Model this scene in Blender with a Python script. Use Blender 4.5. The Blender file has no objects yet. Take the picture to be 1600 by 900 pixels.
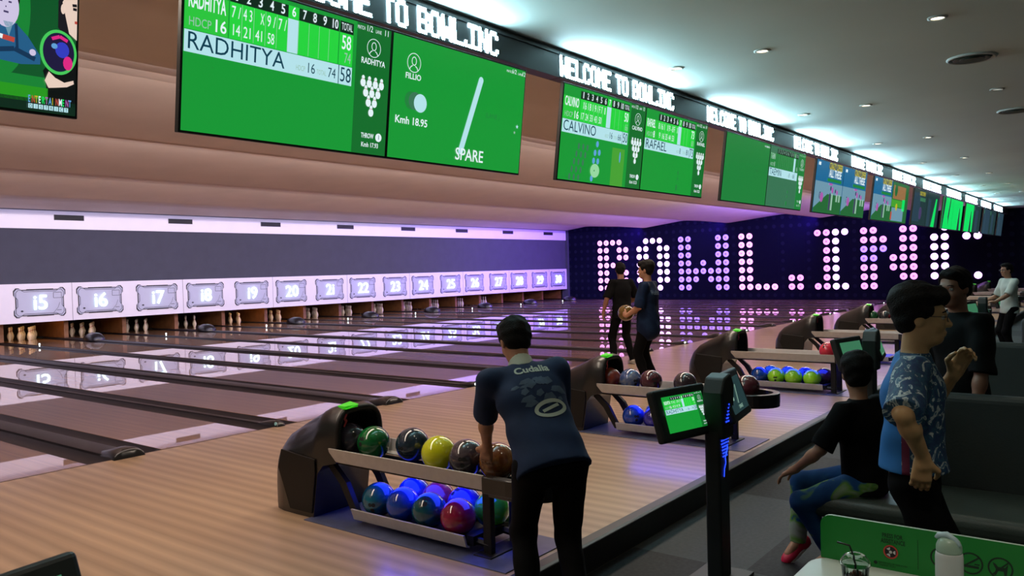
import bpy, bmesh, math, random
import numpy as np
from mathutils import Vector, Matrix, Euler
from mathutils.bvhtree import BVHTree
random.seed(7)
PI = math.pi
SC = bpy.context.scene
COL = SC.collection
# ------------------------------------------------------------------ materials
def lin(c):
    return tuple((x/12.92 if x <= .04045 else ((x+.055)/1.055)**2.4) for x in (v/255 for v in c))
def new_mat(name):
    m = bpy.data.materials.new(name); m.use_nodes = True
    nt = m.node_tree; b = nt.nodes['Principled BSDF']
    return m, nt, b
def mat(name, rgb, rough=.5, metal=0., coat=0., spec=.5, noise=0., nscale=8., bump=0., bscale=60., trans=0., srgb=True, coat_rough=.08):
    m, nt, b = new_mat(name)
    c = lin(rgb) if srgb else rgb
    b.inputs['Base Color'].default_value = (*c, 1)
    b.inputs['Roughness'].default_value = rough
    b.inputs['Metallic'].default_value = metal
    b.inputs['Specular IOR Level'].default_value = spec
    b.inputs['Coat Weight'].default_value = coat
    b.inputs['Coat Roughness'].default_value = coat_rough
    b.inputs['Transmission Weight'].default_value = trans
    tc = nt.nodes.new('ShaderNodeTexCoord')
    if noise > 0:
        n = nt.nodes.new('ShaderNodeTexNoise'); n.inputs['Scale'].default_value = nscale; n.inputs['Detail'].default_value = 4
        nt.links.new(tc.outputs['Object'], n.inputs['Vector'])
        r = nt.nodes.new('ShaderNodeValToRGB')
        r.color_ramp.elements[0].position = .3; r.color_ramp.elements[1].position = .7
        r.color_ramp.elements[0].color = (*[x*(1-noise) for x in c], 1)
        r.color_ramp.elements[1].color = (*[min(1, x*(1+noise)) for x in c], 1)
        nt.links.new(n.outputs['Fac'], r.inputs['Fac']); nt.links.new(r.outputs['Color'], b.inputs['Base Color'])
    if bump > 0:
        n2 = nt.nodes.new('ShaderNodeTexNoise'); n2.inputs['Scale'].default_value = bscale
        nt.links.new(tc.outputs['Object'], n2.inputs['Vector'])
        bp = nt.nodes.new('ShaderNodeBump'); bp.inputs['Strength'].default_value = bump; bp.inputs['Distance'].default_value = .01
        nt.links.new(n2.outputs['Fac'], bp.inputs['Height']); nt.links.new(bp.outputs['Normal'], b.inputs['Normal'])
    return m
def emis(name, rgb, strength=1., base=None, rough=.3):
    m, nt, b = new_mat(name)
    c = lin(rgb)
    b.inputs['Base Color'].default_value = (*(lin(base) if base else (.01, .01, .01)), 1)
    b.inputs['Roughness'].default_value = rough
    b.inputs['Emission Color'].default_value = (*c, 1)
    b.inputs['Emission Strength'].default_value = strength
    return m
def pattern(name, cols, scale=6., rough=.7, kind='noise', stops=None, coords='Object', detail=3., dist=0., coat=0., bump=0.):
    """blotchy fabric / marbled ball: noise through a colour ramp"""
    m, nt, b = new_mat(name)
    tc = nt.nodes.new('ShaderNodeTexCoord')
    n = nt.nodes.new('ShaderNodeTexNoise' if kind == 'noise' else 'ShaderNodeTexVoronoi')
    n.inputs['Scale'].default_value = scale
    if kind == 'noise':
        n.inputs['Detail'].default_value = detail; n.inputs['Distortion'].default_value = dist
    nt.links.new(tc.outputs[coords], n.inputs['Vector'])
    r = nt.nodes.new('ShaderNodeValToRGB')
    stops = stops or [i/(len(cols)-1) for i in range(len(cols))]
    while len(r.color_ramp.elements) < len(cols): r.color_ramp.elements.new(.5)
    for e, c, s in zip(r.color_ramp.elements, cols, stops):
        e.position = s; e.color = (*lin(c), 1)
    nt.links.new(n.outputs[0], r.inputs['Fac']); nt.links.new(r.outputs['Color'], b.inputs['Base Color'])
    b.inputs['Roughness'].default_value = rough; b.inputs['Coat Weight'].default_value = coat; b.inputs['Coat Roughness'].default_value = .05
    b.inputs['Specular IOR Level'].default_value = .5 if coat else .12
    return m
# ------------------------------------------------------------------ mesh builder
class MB:
    def __init__(s): s.v = []; s.f = []; s.mi = []; s.cur = 0
    def add(s, vs, fs, M=None):
        o = len(s.v)
        for p in vs:
            p = Vector(p); s.v.append(tuple(M @ p if M else p))
        for f in fs: s.f.append([o+i for i in f]); s.mi.append(s.cur)
        return s
    def box(s, c, d, M=None):
        x, y, z = c; a, b, e = d[0]/2, d[1]/2, d[2]/2
        vs = [(x+i*a, y+j*b, z+k*e) for k in (-1, 1) for j in (-1, 1) for i in (-1, 1)]
        return s.add(vs, [(0,2,3,1),(4,5,7,6),(0,1,5,4),(2,6,7,3),(0,4,6,2),(1,3,7,5)], M)
    def bb(s, x0, x1, y0, y1, z0, z1): return s.box(((x0+x1)/2, (y0+y1)/2, (z0+z1)/2), (x1-x0, y1-y0, z1-z0))
    def prism(s, poly, axis, a, b, M=None):
        """poly in the two other axes, extruded along axis from a to b"""
        n = len(poly)
        def P(u, w, t):
            return {'X': (t, u, w), 'Y': (u, t, w), 'Z': (u, w, t)}[axis]
        vs = [P(u, w, a) for u, w in poly] + [P(u, w, b) for u, w in poly]
        fs = [tuple(range(n)), tuple(range(2*n-1, n-1, -1))] + [(i, i+n, (i+1) % n+n, (i+1) % n) for i in range(n)]
        return s.add(vs, fs, M)
    def tube(s, pts, r, n=8, caps=True):
        pts = [Vector(p) for p in pts]; rs = r if isinstance(r, (list, tuple)) else [r]*len(pts)
        rings = []; prev = None
        for i, p in enumerate(pts):
            t = (pts[min(i+1, len(pts)-1)]-pts[max(i-1, 0)]).normalized()
            if prev is None:
                a = Vector((0, 0, 1)) if abs(t.z) < .9 else Vector((1, 0, 0)); u = t.cross(a).normalized()
            else:
                u = (prev - t*prev.dot(t)).normalized()
            prev = u; w = t.cross(u)
            rings.append([p+(u*math.cos(2*PI*k/n)+w*math.sin(2*PI*k/n))*rs[i] for k in range(n)])
        vs = [v for ring in rings for v in ring]; fs = []
        for i in range(len(pts)-1):
            for k in range(n): fs.append((i*n+k, i*n+(k+1) % n, (i+1)*n+(k+1) % n, (i+1)*n+k))
        if caps: fs += [tuple(range(n-1, -1, -1)), tuple(range((len(pts)-1)*n, len(pts)*n))]
        return s.add(vs, fs)
    def lathe(s, prof, n=20, c=(0, 0, 0), M=None):
        vs = []; fs = []
        for r, z in prof:
            for k in range(n): vs.append((c[0]+r*math.cos(2*PI*k/n), c[1]+r*math.sin(2*PI*k/n), c[2]+z))
        for i in range(len(prof)-1):
            for k in range(n): fs.append((i*n+k, i*n+(k+1) % n, (i+1)*n+(k+1) % n, (i+1)*n+k))
        fs.append(tuple(range(n-1, -1, -1))); fs.append(tuple(range((len(prof)-1)*n, len(prof)*n)))
        return s.add(vs, fs, M)
    def sphere(s, c, r, n=16, m=10):
        rr = r if isinstance(r, (tuple, list)) else (r, r, r)
        vs = [(c[0], c[1], c[2]-rr[2])]; fs = []
        for j in range(1, m):
            t = PI*j/m - PI/2
            for k in range(n): vs.append((c[0]+rr[0]*math.cos(t)*math.cos(2*PI*k/n), c[1]+rr[1]*math.cos(t)*math.sin(2*PI*k/n), c[2]+rr[2]*math.sin(t)))
        vs.append((c[0], c[1], c[2]+rr[2])); L = len(vs)-1
        for k in range(n):
            fs.append((0, 1+(k+1) % n, 1+k)); fs.append((L, L-n+k, L-n+(k+1) % n))
        for j in range(m-2):
            for k in range(n): a = 1+j*n; fs.append((a+k, a+(k+1) % n, a+n+(k+1) % n, a+n+k))
        return s.add(vs, fs)
    def loft(s, rings, cap0=True, cap1=True, closed=True):
        n = len(rings[0]); vs = [p for r in rings for p in r]; fs = []
        for i in range(len(rings)-1):
            for k in range(n if closed else n-1):
                fs.append((i*n+k, i*n+(k+1) % n, (i+1)*n+(k+1) % n, (i+1)*n+k))
        if cap0: fs.append(tuple(range(n-1, -1, -1)))
        if cap1: fs.append(tuple(range((len(rings)-1)*n, len(rings)*n)))
        return s.add(vs, fs)
    def mesh(s, name, mats, smooth=False, fix=True):
        me = bpy.data.meshes.new(name); me.from_pydata(s.v, [], s.f)
        for m in (mats if isinstance(mats, (list, tuple)) else [mats]): me.materials.append(m)
        if s.cur: me.polygons.foreach_set('material_index', s.mi)
        if fix:
            bm = bmesh.new(); bm.from_mesh(me); bmesh.ops.recalc_face_normals(bm, faces=bm.faces); bm.to_mesh(me); bm.free()
        if smooth: me.polygons.foreach_set('use_smooth', [True]*len(me.polygons))
        me.update(); return me
    def obj(s, name, mats, parent=None, smooth=False, bevel=0, seg=2, fix=True, auto=None):
        o = bpy.data.objects.new(name, s.mesh(name, mats, smooth or auto is not None, fix)); COL.objects.link(o)
        if parent: o.parent = parent
        if bevel:
            md = o.modifiers.new('bev', 'BEVEL'); md.width = bevel; md.segments = seg; md.limit_method = 'ANGLE'; md.angle_limit = .6
            md.harden_normals = False
        if auto is not None: shade_auto(o.data, auto)
        return o
def shade_auto(me, ang=40):
    bm = bmesh.new(); bm.from_mesh(me); a = math.radians(ang)
    for f in bm.faces: f.smooth = True
    for e in bm.edges:
        e.smooth = not (len(e.link_faces) == 2 and e.calc_face_angle(0) > a)
    bm.to_mesh(me); bm.free()
def tag(o, label=None, cat=None, group=None, kind=None):
    if label: o['label'] = label
    if cat: o['category'] = cat
    if group: o['group'] = group
    if kind: o['kind'] = kind
    return o
def thing(name, label, cat, loc=(0, 0, 0), rz=0, group=None):
    o = bpy.data.objects.new(name, None); COL.objects.link(o); o.empty_display_size = .1
    o.location = loc; o.rotation_euler = (0, 0, rz)
    return tag(o, label, cat, group)
def struct(name, mb, m, **k): return tag(mb.obj(name, m, **k), kind='structure')
def copy_thing(o, loc=None, rz=None, label=None, group=None):
    def rec(x, par):
        c = x.copy(); COL.objects.link(c)
        if par: c.parent = par
        for ch in [q for q in x.children if q.type != 'LIGHT']: rec(ch, c)
        return c
    r = rec(o, None)
    if loc is not None: r.location = loc
    if rz is not None: r.rotation_euler = (0, 0, rz)
    if label: r['label'] = label
    if group: r['group'] = group
    return r
_TX = {}
def text_geo(body, size=1., align='LEFT', bold=0., extrude=0.):
    key = (body, align, bold, extrude, size)
    if key in _TX: return _TX[key]
    cu = bpy.data.curves.new('tmp', 'FONT'); cu.body = body; cu.size = size; cu.align_x = align; cu.offset = bold; cu.extrude = extrude; cu.resolution_u = 3
    o = bpy.data.objects.new('tmp', cu); COL.objects.link(o)
    dg = bpy.context.evaluated_depsgraph_get(); me = bpy.data.meshes.new_from_object(o.evaluated_get(dg))
    vs = [tuple(v.co) for v in me.vertices]; fs = [tuple(p.vertices) for p in me.polygons]
    bpy.data.objects.remove(o); bpy.data.curves.remove(cu); bpy.data.meshes.remove(me)
    _TX[key] = (vs, fs); return vs, fs
class Flat:
    """graphics on an upright panel: x to the right, z up, facing -Y; layer lifts it off the panel"""
    def __init__(s, step=.0015, y0=0.): s.m = {}; s.step = step; s.y0 = y0; s.g = None
    def _mb(s, k): return s.m.setdefault((k, s.g), MB())
    def poly(s, k, pts, layer=1):
        s._mb(k).add([(x, s.y0-layer*s.step, z) for x, z in pts], [tuple(range(len(pts)))])
    def rect(s, k, x0, x1, z0, z1, layer=1): s.poly(k, [(x0, z0), (x1, z0), (x1, z1), (x0, z1)], layer)
    def disc(s, k, x, z, r, layer=1, n=20, rz=None):
        s.poly(k, [(x+r*math.cos(2*PI*i/n), z+(rz or r)*math.sin(2*PI*i/n)) for i in range(n)], layer)
    def ring(s, k, x, z, r, w, layer=1, n=24, rz=None, rot=0.):
        rz = rz or r; c, q = math.cos(rot), math.sin(rot)
        def P(a, b, t):
            X, Z = a*math.cos(t), b*math.sin(t); return (x+c*X-q*Z, s.y0-layer*s.step, z+q*X+c*Z)
        vs = [P(r, rz, 2*PI*i/n) for i in range(n)]+[P(r-w, rz-w, 2*PI*i/n) for i in range(n)]
        s._mb(k).add(vs, [(i, (i+1) % n, n+(i+1) % n, n+i) for i in range(n)])
    def line(s, k, pts, w, layer=1):
        for (x0, z0), (x1, z1) in zip(pts, pts[1:]):
            d = math.hypot(x1-x0, z1-z0) or 1; a, b = -(z1-z0)/d*w/2, (x1-x0)/d*w/2
            s.poly(k, [(x0+a, z0+b), (x0-a, z0-b), (x1-a, z1-b), (x1+a, z1+b)], layer)
    def text(s, k, body, x, z, size, layer=2, align='LEFT', sx=1., bold=0., fit=None):
        vs, fs = text_geo(body, size, align, bold)
        if fit and vs:
            w = max(v[0] for v in vs)-min(v[0] for v in vs); sx = min(1.3, fit/w)
        s._mb(k).add([(x+a*sx, s.y0-layer*s.step, z+b) for a, b, c in vs], fs)
    def build(s, parent, names, mats):
        out = []
        for k, mb in s.m.items():
            o = mb.obj(k[1] or names.get(k[0], 'graphic'), mats[k[0]], parent, fix=False)
            out.append(o)
        return out
# ------------------------------------------------------------------ camera (from the lanes' vanishing points)
FPX, YAW, PITCH, ROLL, H0 = 1255.77, .659267, .022781, -.026648, 1.6211
P = 1.66; X0 = 3.6093; DF = 7.321; DM = 23.54; FLOOR = -.15; WX = 35.2; CEIL = 3.42
def cam_axes():
    F = Vector((math.cos(PITCH)*math.cos(YAW), math.cos(PITCH)*math.sin(YAW), -math.sin(PITCH)))
    r = Vector((math.sin(YAW), -math.cos(YAW), 0)); u = r.cross(F)
    c, s = math.cos(ROLL), math.sin(ROLL)
    return F, c*r+s*u, -s*r+c*u
F_, R_, U_ = cam_axes()
cd = bpy.data.cameras.new('camera'); cam = bpy.data.objects.new('camera', cd); COL.objects.link(cam)
M = Matrix((R_, U_, -F_)).transposed().to_4x4(); M.translation = (0, 0, H0); cam.matrix_world = M
cd.sensor_width = 36; cd.lens = FPX/1600*36; cd.clip_start = .05; cd.clip_end = 200
SC.camera = cam
SC.view_settings.view_transform = 'Standard'; SC.view_settings.look = 'None'
SC.view_settings.exposure = 0; SC.view_settings.gamma = 1; SC.view_settings.use_curve_mapping = False
def DX(k): return X0+k*P           # centre of lane divider k
def LX(n): return X0+(n-11.5)*P    # centre of lane n
# ------------------------------------------------------------------ surface materials
def wood(name, c1, c2, pitch, rough, coat, coat_rough, spec=.5, length=3., soft=.16, dark=.72, vary=.55):
    """boards running along Y"""
    m, nt, b = new_mat(name); N = nt.nodes; L = nt.links
    tc = N.new('ShaderNodeTexCoord'); sp = N.new('ShaderNodeSeparateXYZ'); L.new(tc.outputs['Object'], sp.inputs[0])
    dv = N.new('ShaderNodeMath'); dv.operation = 'DIVIDE'; dv.inputs[1].default_value = pitch; L.new(sp.outputs['X'], dv.inputs[0])
    fl = N.new('ShaderNodeMath'); fl.operation = 'FLOOR'; L.new(dv.outputs[0], fl.inputs[0])
    yd = N.new('ShaderNodeMath'); yd.operation = 'DIVIDE'; yd.inputs[1].default_value = length; L.new(sp.outputs['Y'], yd.inputs[0])
    yo = N.new('ShaderNodeMath'); yo.operation = 'MULTIPLY_ADD'; yo.inputs[1].default_value = .37; L.new(fl.outputs[0], yo.inputs[0]); L.new(yd.outputs[0], yo.inputs[2])
    yf = N.new('ShaderNodeMath'); yf.operation = 'FLOOR'; L.new(yo.outputs[0], yf.inputs[0])
    cb = N.new('ShaderNodeCombineXYZ'); L.new(fl.outputs[0], cb.inputs['X']); L.new(yf.outputs[0], cb.inputs['Y'])
    wn = N.new('ShaderNodeTexWhiteNoise'); L.new(cb.outputs[0], wn.inputs['Vector'])
    mp = N.new('ShaderNodeMapping'); mp.inputs['Scale'].default_value = (26, 1.2, 1); L.new(tc.outputs['Object'], mp.inputs['Vector'])
    gn = N.new('ShaderNodeTexNoise'); gn.inputs['Scale'].default_value = 1.5; gn.inputs['Detail'].default_value = 5; L.new(mp.outputs[0], gn.inputs['Vector'])
    ad = N.new('ShaderNodeMath'); ad.operation = 'MULTIPLY_ADD'; ad.inputs[1].default_value = .45; L.new(gn.outputs['Fac'], ad.inputs[0])
    wm = N.new('ShaderNodeMath'); wm.operation = 'MULTIPLY'; wm.inputs[1].default_value = vary; L.new(wn.outputs['Value'], wm.inputs[0]); L.new(wm.outputs[0], ad.inputs[2])
    # dark line at each board's edge
    fr = N.new('ShaderNodeMath'); fr.operation = 'FRACT'; L.new(dv.outputs[0], fr.inputs[0])
    pp = N.new('ShaderNodeMath'); pp.operation = 'PINGPONG'; pp.inputs[1].default_value = .5; L.new(dv.outputs[0], pp.inputs[0])
    rm = N.new('ShaderNodeMapRange'); rm.inputs['From Min'].default_value = 0; rm.inputs['From Max'].default_value = soft; rm.inputs['To Min'].default_value = dark; rm.inputs['To Max'].default_value = 1
    L.new(pp.outputs[0], rm.inputs['Value'])
    mx = N.new('ShaderNodeMix'); mx.data_type = 'RGBA'; mx.inputs['A'].default_value = (*lin(c1), 1); mx.inputs['B'].default_value = (*lin(c2), 1); L.new(ad.outputs[0], mx.inputs['Factor'])
    ml = N.new('ShaderNodeMix'); ml.data_type = 'RGBA'; ml.blend_type = 'MULTIPLY'; ml.inputs['Factor'].default_value = 1
    L.new(mx.outputs['Result'], ml.inputs['A']); L.new(rm.outputs[0], ml.inputs['B']); L.new(ml.outputs['Result'], b.inputs['Base Color'])
    b.inputs['Roughness'].default_value = rough; b.inputs['Specular IOR Level'].default_value = spec
    b.inputs['Coat Weight'].default_value = coat; b.inputs['Coat Roughness'].default_value = coat_rough
    return m
m_approach = wood('approach_wood', (164, 135, 106), (200, 171, 140), .125, .42, .35, .16, length=400., soft=.5, dark=.70, vary=.35)
m_lane = wood('lane_wood', (142, 104, 72), (176, 132, 94), .027, .35, 1., .012, length=4)
def tiles_mat():
    m, nt, b = new_mat('dark_floor_tiles'); N = nt.nodes; L = nt.links
    tc = N.new('ShaderNodeTexCoord'); mp = N.new('ShaderNodeMapping'); mp.inputs['Rotation'].default_value = (0, 0, .0); mp.inputs['Scale'].default_value = (1/1.5, 1/.95, 1); mp.inputs['Location'].default_value = (.05, .12, 0)
    L.new(tc.outputs['Object'], mp.inputs[0])
    ch = N.new('ShaderNodeTexChecker'); ch.inputs['Scale'].default_value = 1
    ch.inputs['Color1'].default_value = (*lin((22, 22, 24)), 1); ch.inputs['Color2'].default_value = (*lin((50, 53, 55)), 1)
    L.new(mp.outputs[0], ch.inputs['Vector']); L.new(ch.outputs['Color'], b.inputs['Base Color'])
    n = N.new('ShaderNodeTexNoise'); n.inputs['Scale'].default_value = 40; L.new(tc.outputs['Object'], n.inputs['Vector'])
    mr = N.new('ShaderNodeMapRange'); mr.inputs['To Min'].default_value = .5; mr.inputs['To Max'].default_value = .7; L.new(n.outputs['Fac'], mr.inputs['Value']); L.new(mr.outputs[0], b.inputs['Roughness'])
    return m
m_tiles = tiles_mat(); m_tiles.node_tree.nodes['Principled BSDF'].inputs['Specular IOR Level'].default_value = .15
m_beige = mat('beige_soffit_paint', (214, 200, 194), .75, noise=.04, nscale=1.5)
m_ceil = mat('grey_ceiling_paint', (216, 224, 218), .7, noise=.05, nscale=.6)
m_white = mat('white_masking_laminate', (222, 218, 226), .35, noise=.02, nscale=2)
m_band = mat('charcoal_fabric_wall', (62, 64, 76), .85, noise=.06, nscale=3)
m_black = mat('matte_black', (22, 22, 26), .6, noise=.1, nscale=10)
m_pit = mat('pit_black', (26, 23, 22), .7, noise=.2, nscale=4)
m_pitwood = mat('pit_brown_board', (120, 78, 44), .5, noise=.2, nscale=6)
m_gloss = mat('gloss_black_plastic', (17, 14, 14), .35, coat=.5, noise=.1, nscale=6, coat_rough=.14)
m_satin = mat('satin_black_plastic', (18, 17, 17), .48, spec=.3, noise=.1, nscale=12)
m_gutter = mat('gutter_charcoal', (42, 36, 40), .38, noise=.12, nscale=3)
m_cap = mat('gutter_cap_black', (40, 35, 40), .48, noise=.08, nscale=5)
m_alu = mat('brushed_aluminium', (186, 180, 176), .45, metal=.15, noise=.06, nscale=20)
m_seam = mat('dark_seam', (92, 88, 100), .6)
m_line = mat('panel_outline_ink', (34, 34, 46), .5)
m_fill = mat('panel_inset_grey', (176, 180, 200), .4, noise=.03, nscale=3)
m_num = emis('backlit_number', (225, 250, 255), 2.6)
# ------------------------------------------------------------------ floors
struct('floor', MB().bb(-8, 40, -9, 2.51, FLOOR-.1, FLOOR), m_tiles)
struct('floor_approach', MB().bb(-8, WX, 2.6, DF, -.25, 0), m_approach)
mb = MB(); mb.prism([(2.508, FLOOR-.0), (2.508, .012), (2.53, .02), (2.60, .02), (2.60, FLOOR)], 'X', -8, WX)
struct('trim_step', mb, mat('step_nosing_black', (34, 34, 36), .45, noise=.15, nscale=20), bevel=.005)
struct('trim_foul_line', MB().bb(-8, WX, DF-.012, DF+.0, -.02, .0015), mat('foul_line_dark', (70, 52, 44), .4))
struct('floor_pit', MB().bb(-8, WX, DF, 26.6, -.3, -.13), m_pit)
# ------------------------------------------------------------------ ceilings and walls
struct('ceiling', MB().bb(-8, 40, -9, 3.72, CEIL, CEIL+.12), m_ceil)
prof = [(3.86, 3.55), (4.4, 3.72), (6.4, 3.43), (6.55, 3.43), (6.56, 3.50), (7.9, 3.73), (8.2, 3.73), (10.45, 3.487), (10.6, 3.487), (10.61, 3.545), (11.9, 3.738), (12.2, 3.738), (14.58, 3.50), (14.75, 3.50), (14.76, 3.555), (16.7, 3.72), (17.0, 3.72), (18.88, 3.498), (19.05, 3.498), (19.06, 3.55), (22.1, 3.735), (22.4, 3.735), (DM-.02, 3.6), (DM-.02, 4.0), (3.86, 4.0)]  # small lips added behind the ridges to hide the strip lamps
struct('ceiling_lanes', MB().prism(prof, 'X', -8, WX), m_beige)
struct('wall_bulkhead', MB().bb(-8, WX, 3.72, 3.86, 3.20, 3.8), mat('bulkhead_dark_paint', (70, 66, 64), .7, noise=.05))
# masking wall above the pins: number fascia, charcoal band, white cornice
struct('wall_masking', MB().bb(-8, WX, DM, DM+.06, .536, 1.588).bb(-8, WX, DM+.0, DM+.06, 3.08, 3.605), m_white)
struct('wall_band', MB().bb(-8, WX, DM+.05, DM+.3, 1.575, 3.10), m_band)
struct('trim_cornice', MB().bb(-8, WX, DM-.03, DM, 3.575, 3.61), m_seam)
struct('wall_pit', MB().bb(-8, WX, 25.9, 26.1, -.3, 1.4).bb(-8, WX, DM+.06, 25.9, 1.3, 1.4), m_pit)
mb = MB()
for k in range(-1, 20): mb.bb(DX(k)-.06, DX(k)+.06, DM+.45, 25.9, .03, .95)
struct('wall_kickback', mb, m_pitwood)
# far wall with its unlit grid of dots
def far_mat():
    m, nt, b = new_mat('black_wall_dot_grid'); N = nt.nodes; L = nt.links
    tc = N.new('ShaderNodeTexCoord'); sp = N.new('ShaderNodeSeparateXYZ'); L.new(tc.outputs['Object'], sp.inputs[0])
    acc = []
    for ax, per, off in (('Y', .3735, 21.53), ('Z', .38, .56)):
        s1 = N.new('ShaderNodeMath'); s1.operation = 'SUBTRACT'; s1.inputs[1].default_value = off-per/2; L.new(sp.outputs[ax], s1.inputs[0])
        d1 = N.new('ShaderNodeMath'); d1.operation = 'DIVIDE'; d1.inputs[1].default_value = per; L.new(s1.outputs[0], d1.inputs[0])
        f1 = N.new('ShaderNodeMath'); f1.operation = 'FRACT'; L.new(d1.outputs[0], f1.inputs[0])
        h1 = N.new('ShaderNodeMath'); h1.operation = 'SUBTRACT'; h1.inputs[1].default_value = .5; L.new(f1.outputs[0], h1.inputs[0])
        p1 = N.new('ShaderNodeMath'); p1.operation = 'POWER'; p1.inputs[1].default_value = 2; L.new(h1.outputs[0], p1.inputs[0]); acc.append(p1)
    a = N.new('ShaderNodeMath'); a.operation = 'ADD'; L.new(acc[0].outputs[0], a.inputs[0]); L.new(acc[1].outputs[0], a.inputs[1])
    lt = N.new('ShaderNodeMath'); lt.operation = 'LESS_THAN'; lt.inputs[1].default_value = .05; L.new(a.outputs[0], lt.inputs[0])
    mx = N.new('ShaderNodeMix'); mx.data_type = 'RGBA'; mx.inputs['A'].default_value = (*lin((12, 14, 32)), 1); mx.inputs['B'].default_value = (*lin((24, 26, 46)), 1)
    L.new(lt.outputs[0], mx.inputs['Factor']); L.new(mx.outputs['Result'], b.inputs['Base Color']); b.inputs['Roughness'].default_value = .8; b.inputs['Specular IOR Level'].default_value = .05
    return m
struct('wall_far', MB().bb(WX, WX+.15, -9, 26.1, -.3, 4.0), far_mat())
struct('wall_return', MB().bb(WX-.12, WX-.0, DM-.10, DM+.3, 0, 3.6), m_band)
# ------------------------------------------------------------------ lanes, gutters
for n in range(11, 31):
    wl = 0
    x0 = DX(n-12)+(.35 if (n-12) % 2 == 0 else .255); x1 = DX(n-11)-(.35 if (n-11) % 2 == 0 else .255)
    mb = MB().bb(x0, x1, DF, 25.35, -.14, 0)
    where = {11: 'nearest glossy wooden lane, cut by the left picture edge', 12: 'second nearest glossy wooden lane, right of the nearest wide gutter', 13: 'third nearest glossy wooden lane, beyond the narrow gutter', 14: 'fourth nearest glossy wooden lane, just before the one ending under number 15'}
    o = mb.obj('bowling_lane', m_lane)
    tag(o, where.get(n, f'glossy wooden lane ending at the pins under number {n}'), 'bowling lane', 'glossy bowling lanes side by side')
    if n <= 14:   # arrows and dots set into the boards
        a = Flat()
ordn = ['leftmost', 'nearest', 'second nearest', 'third nearest', 'fourth nearest', 'fifth nearest']
m_lamp = emis('white_sensor_lamp', (235, 245, 240), 2.5)
m_caplit = mat('cap_grey_edge', (120, 122, 128), .35)
for k in range(-1, 19):
    wide = k % 2 == 0
    w = .35 if wide else .255; cw = .115 if wide else .03
    x = DX(k)
    if k < 4: lab = f"{'wide' if wide else 'narrow'} dark gutter divider {['by the left picture edge','first from the camera','second from the camera','third from the camera','fourth from the camera'][k+1]}"
    elif k < 19: lab = f'dark gutter divider between the lanes numbered {k+11} and {k+12}'
    else: lab = 'dark gutter divider beyond the lane numbered 30, against the far wall'
    t = thing('lane_divider', lab, 'gutter', (x, DF, 0), 0, 'dark gutters between the lanes')
    g = MB()
    for s in (-1, 1):
        prof = [(s*w, -.005), (s*w, -.14), (s*cw, -.14), (s*cw, -.005)]
        pts = []
        for i in range(7):
            a = PI*i/6; pts.append((s*((w+cw)/2-(w-cw)/2*math.cos(a)), -.005-.075*math.sin(a)))
        g.prism(pts+[(s*w, -.14), (s*cw, -.14)][0:2], 'Y', 0, 17.9)
    g.obj('gutter', m_gutter, t, auto=40)
    c = MB().prism([(-cw, -.12), (-cw, .018 if wide else .008), (-cw+.02, .026 if wide else .014), (cw-.02, .026 if wide else .014), (cw, .018 if wide else .008), (cw, -.12)], 'Y', 0.0, 17.9)
    c.obj('capping', m_cap, t, auto=30)
    e = MB()
    if wide:
        rings = []
        for yy, zt, hw in ((.34, .03, .11), (.22, .05, .12), (.1, .085, .13), (.0, .09, .14), (-.05, .07, .145), (-.07, .01, .145)):
            rings.append([(hw*math.cos(a), yy, max(.0, zt*math.sin(a)**.7 if a not in (0, PI) else 0)) for a in [PI*i/10 for i in range(11)]])
        e.loft(rings); o = e.obj('end_cap', m_gloss, t, auto=50)
        MB().tube([(.135*math.cos(PI*i/10), -.052, .012+.062*math.sin(PI*i/10)) for i in range(11)], .005, 6).obj('cap_rim', m_caplit, o)
    else:
        rings = []
        for yy, zt, hw in ((.3, .02, .035), (.15, .05, .05), (.02, .065, .055), (-.03, .05, .055), (-.05, .01, .05)):
            rings.append([(hw*math.cos(a), yy, zt*math.sin(a)**.7 if 0 < a < PI else 0) for a in [PI*i/8 for i in range(9)]])
        e.loft(rings); o = e.obj('end_cap', m_gloss, t, auto=50)
        MB().sphere((-.045, -.012, .03), (.012, .022, .022), 10, 6).obj('sensor_lamp', emis('cap_sensor_lamp', (120, 150, 140), .8) if k < 2 else m_lamp, o, smooth=True)
    if wide and k >= 4:
        # ball-return cover in front of the pins
        rings = []
        for yy, sc in ((14.62, .02), (14.68, .7), (14.85, 1.), (15.1, 1.), (15.3, .8), (15.36, .3)):
            rings.append([(.21*sc*math.cos(a), yy, .02+.20*sc*math.sin(a)) for a in [PI*i/10 for i in range(11)]])
        MB().loft(rings).obj('return_cover', m_gloss, t, auto=50)
    elif not wide and k >= 3:
        MB().lathe([(.012, 0), (.016, .05), (.022, .055), (.02, .085), (.008, .09)], 8, (0, 14.3, .01)).obj('sensor_post', m_lamp, t)
# ------------------------------------------------------------------ pins
m_pin = mat('white_pin_plastic', (225, 215, 195), .35, coat=.3, noise=.03)
m_red = mat('pin_red_stripes', (170, 30, 30), .4)
pp = [(.026, 0), (.029, .003), (.0365, .03), (.050, .07), (.0605, .114), (.058, .15), (.046, .19), (.0315, .225), (.0235, .255), (.0228, .27), (.0255, .295), (.0305, .325), (.0322, .345), (.029, .365), (.018, .378), (.004, .381)]
pin0 = bpy.data.objects.new('bowling_pin', MB().lathe(pp, 14).mesh('bowling_pin', m_pin, True))
nk0 = MB(); nk0.lathe([(.0325, .222), (.029, .2335), (.0285, .235), (.031, .223)][:2]+[(.0278, .236)], 14).lathe([(.0252, .254), (.0246, .262), (.0243, .268)], 14)
stripe_me = nk0.mesh('neck_stripes', m_red, True)
present = {15: 10, 16: 10, 17: 10, 18: 10, 19: 10, 20: 10, 21: 10, 22: 10, 23: 10, 24: 10, 25: 10, 26: 10, 27: 10, 14: 10}
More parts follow.
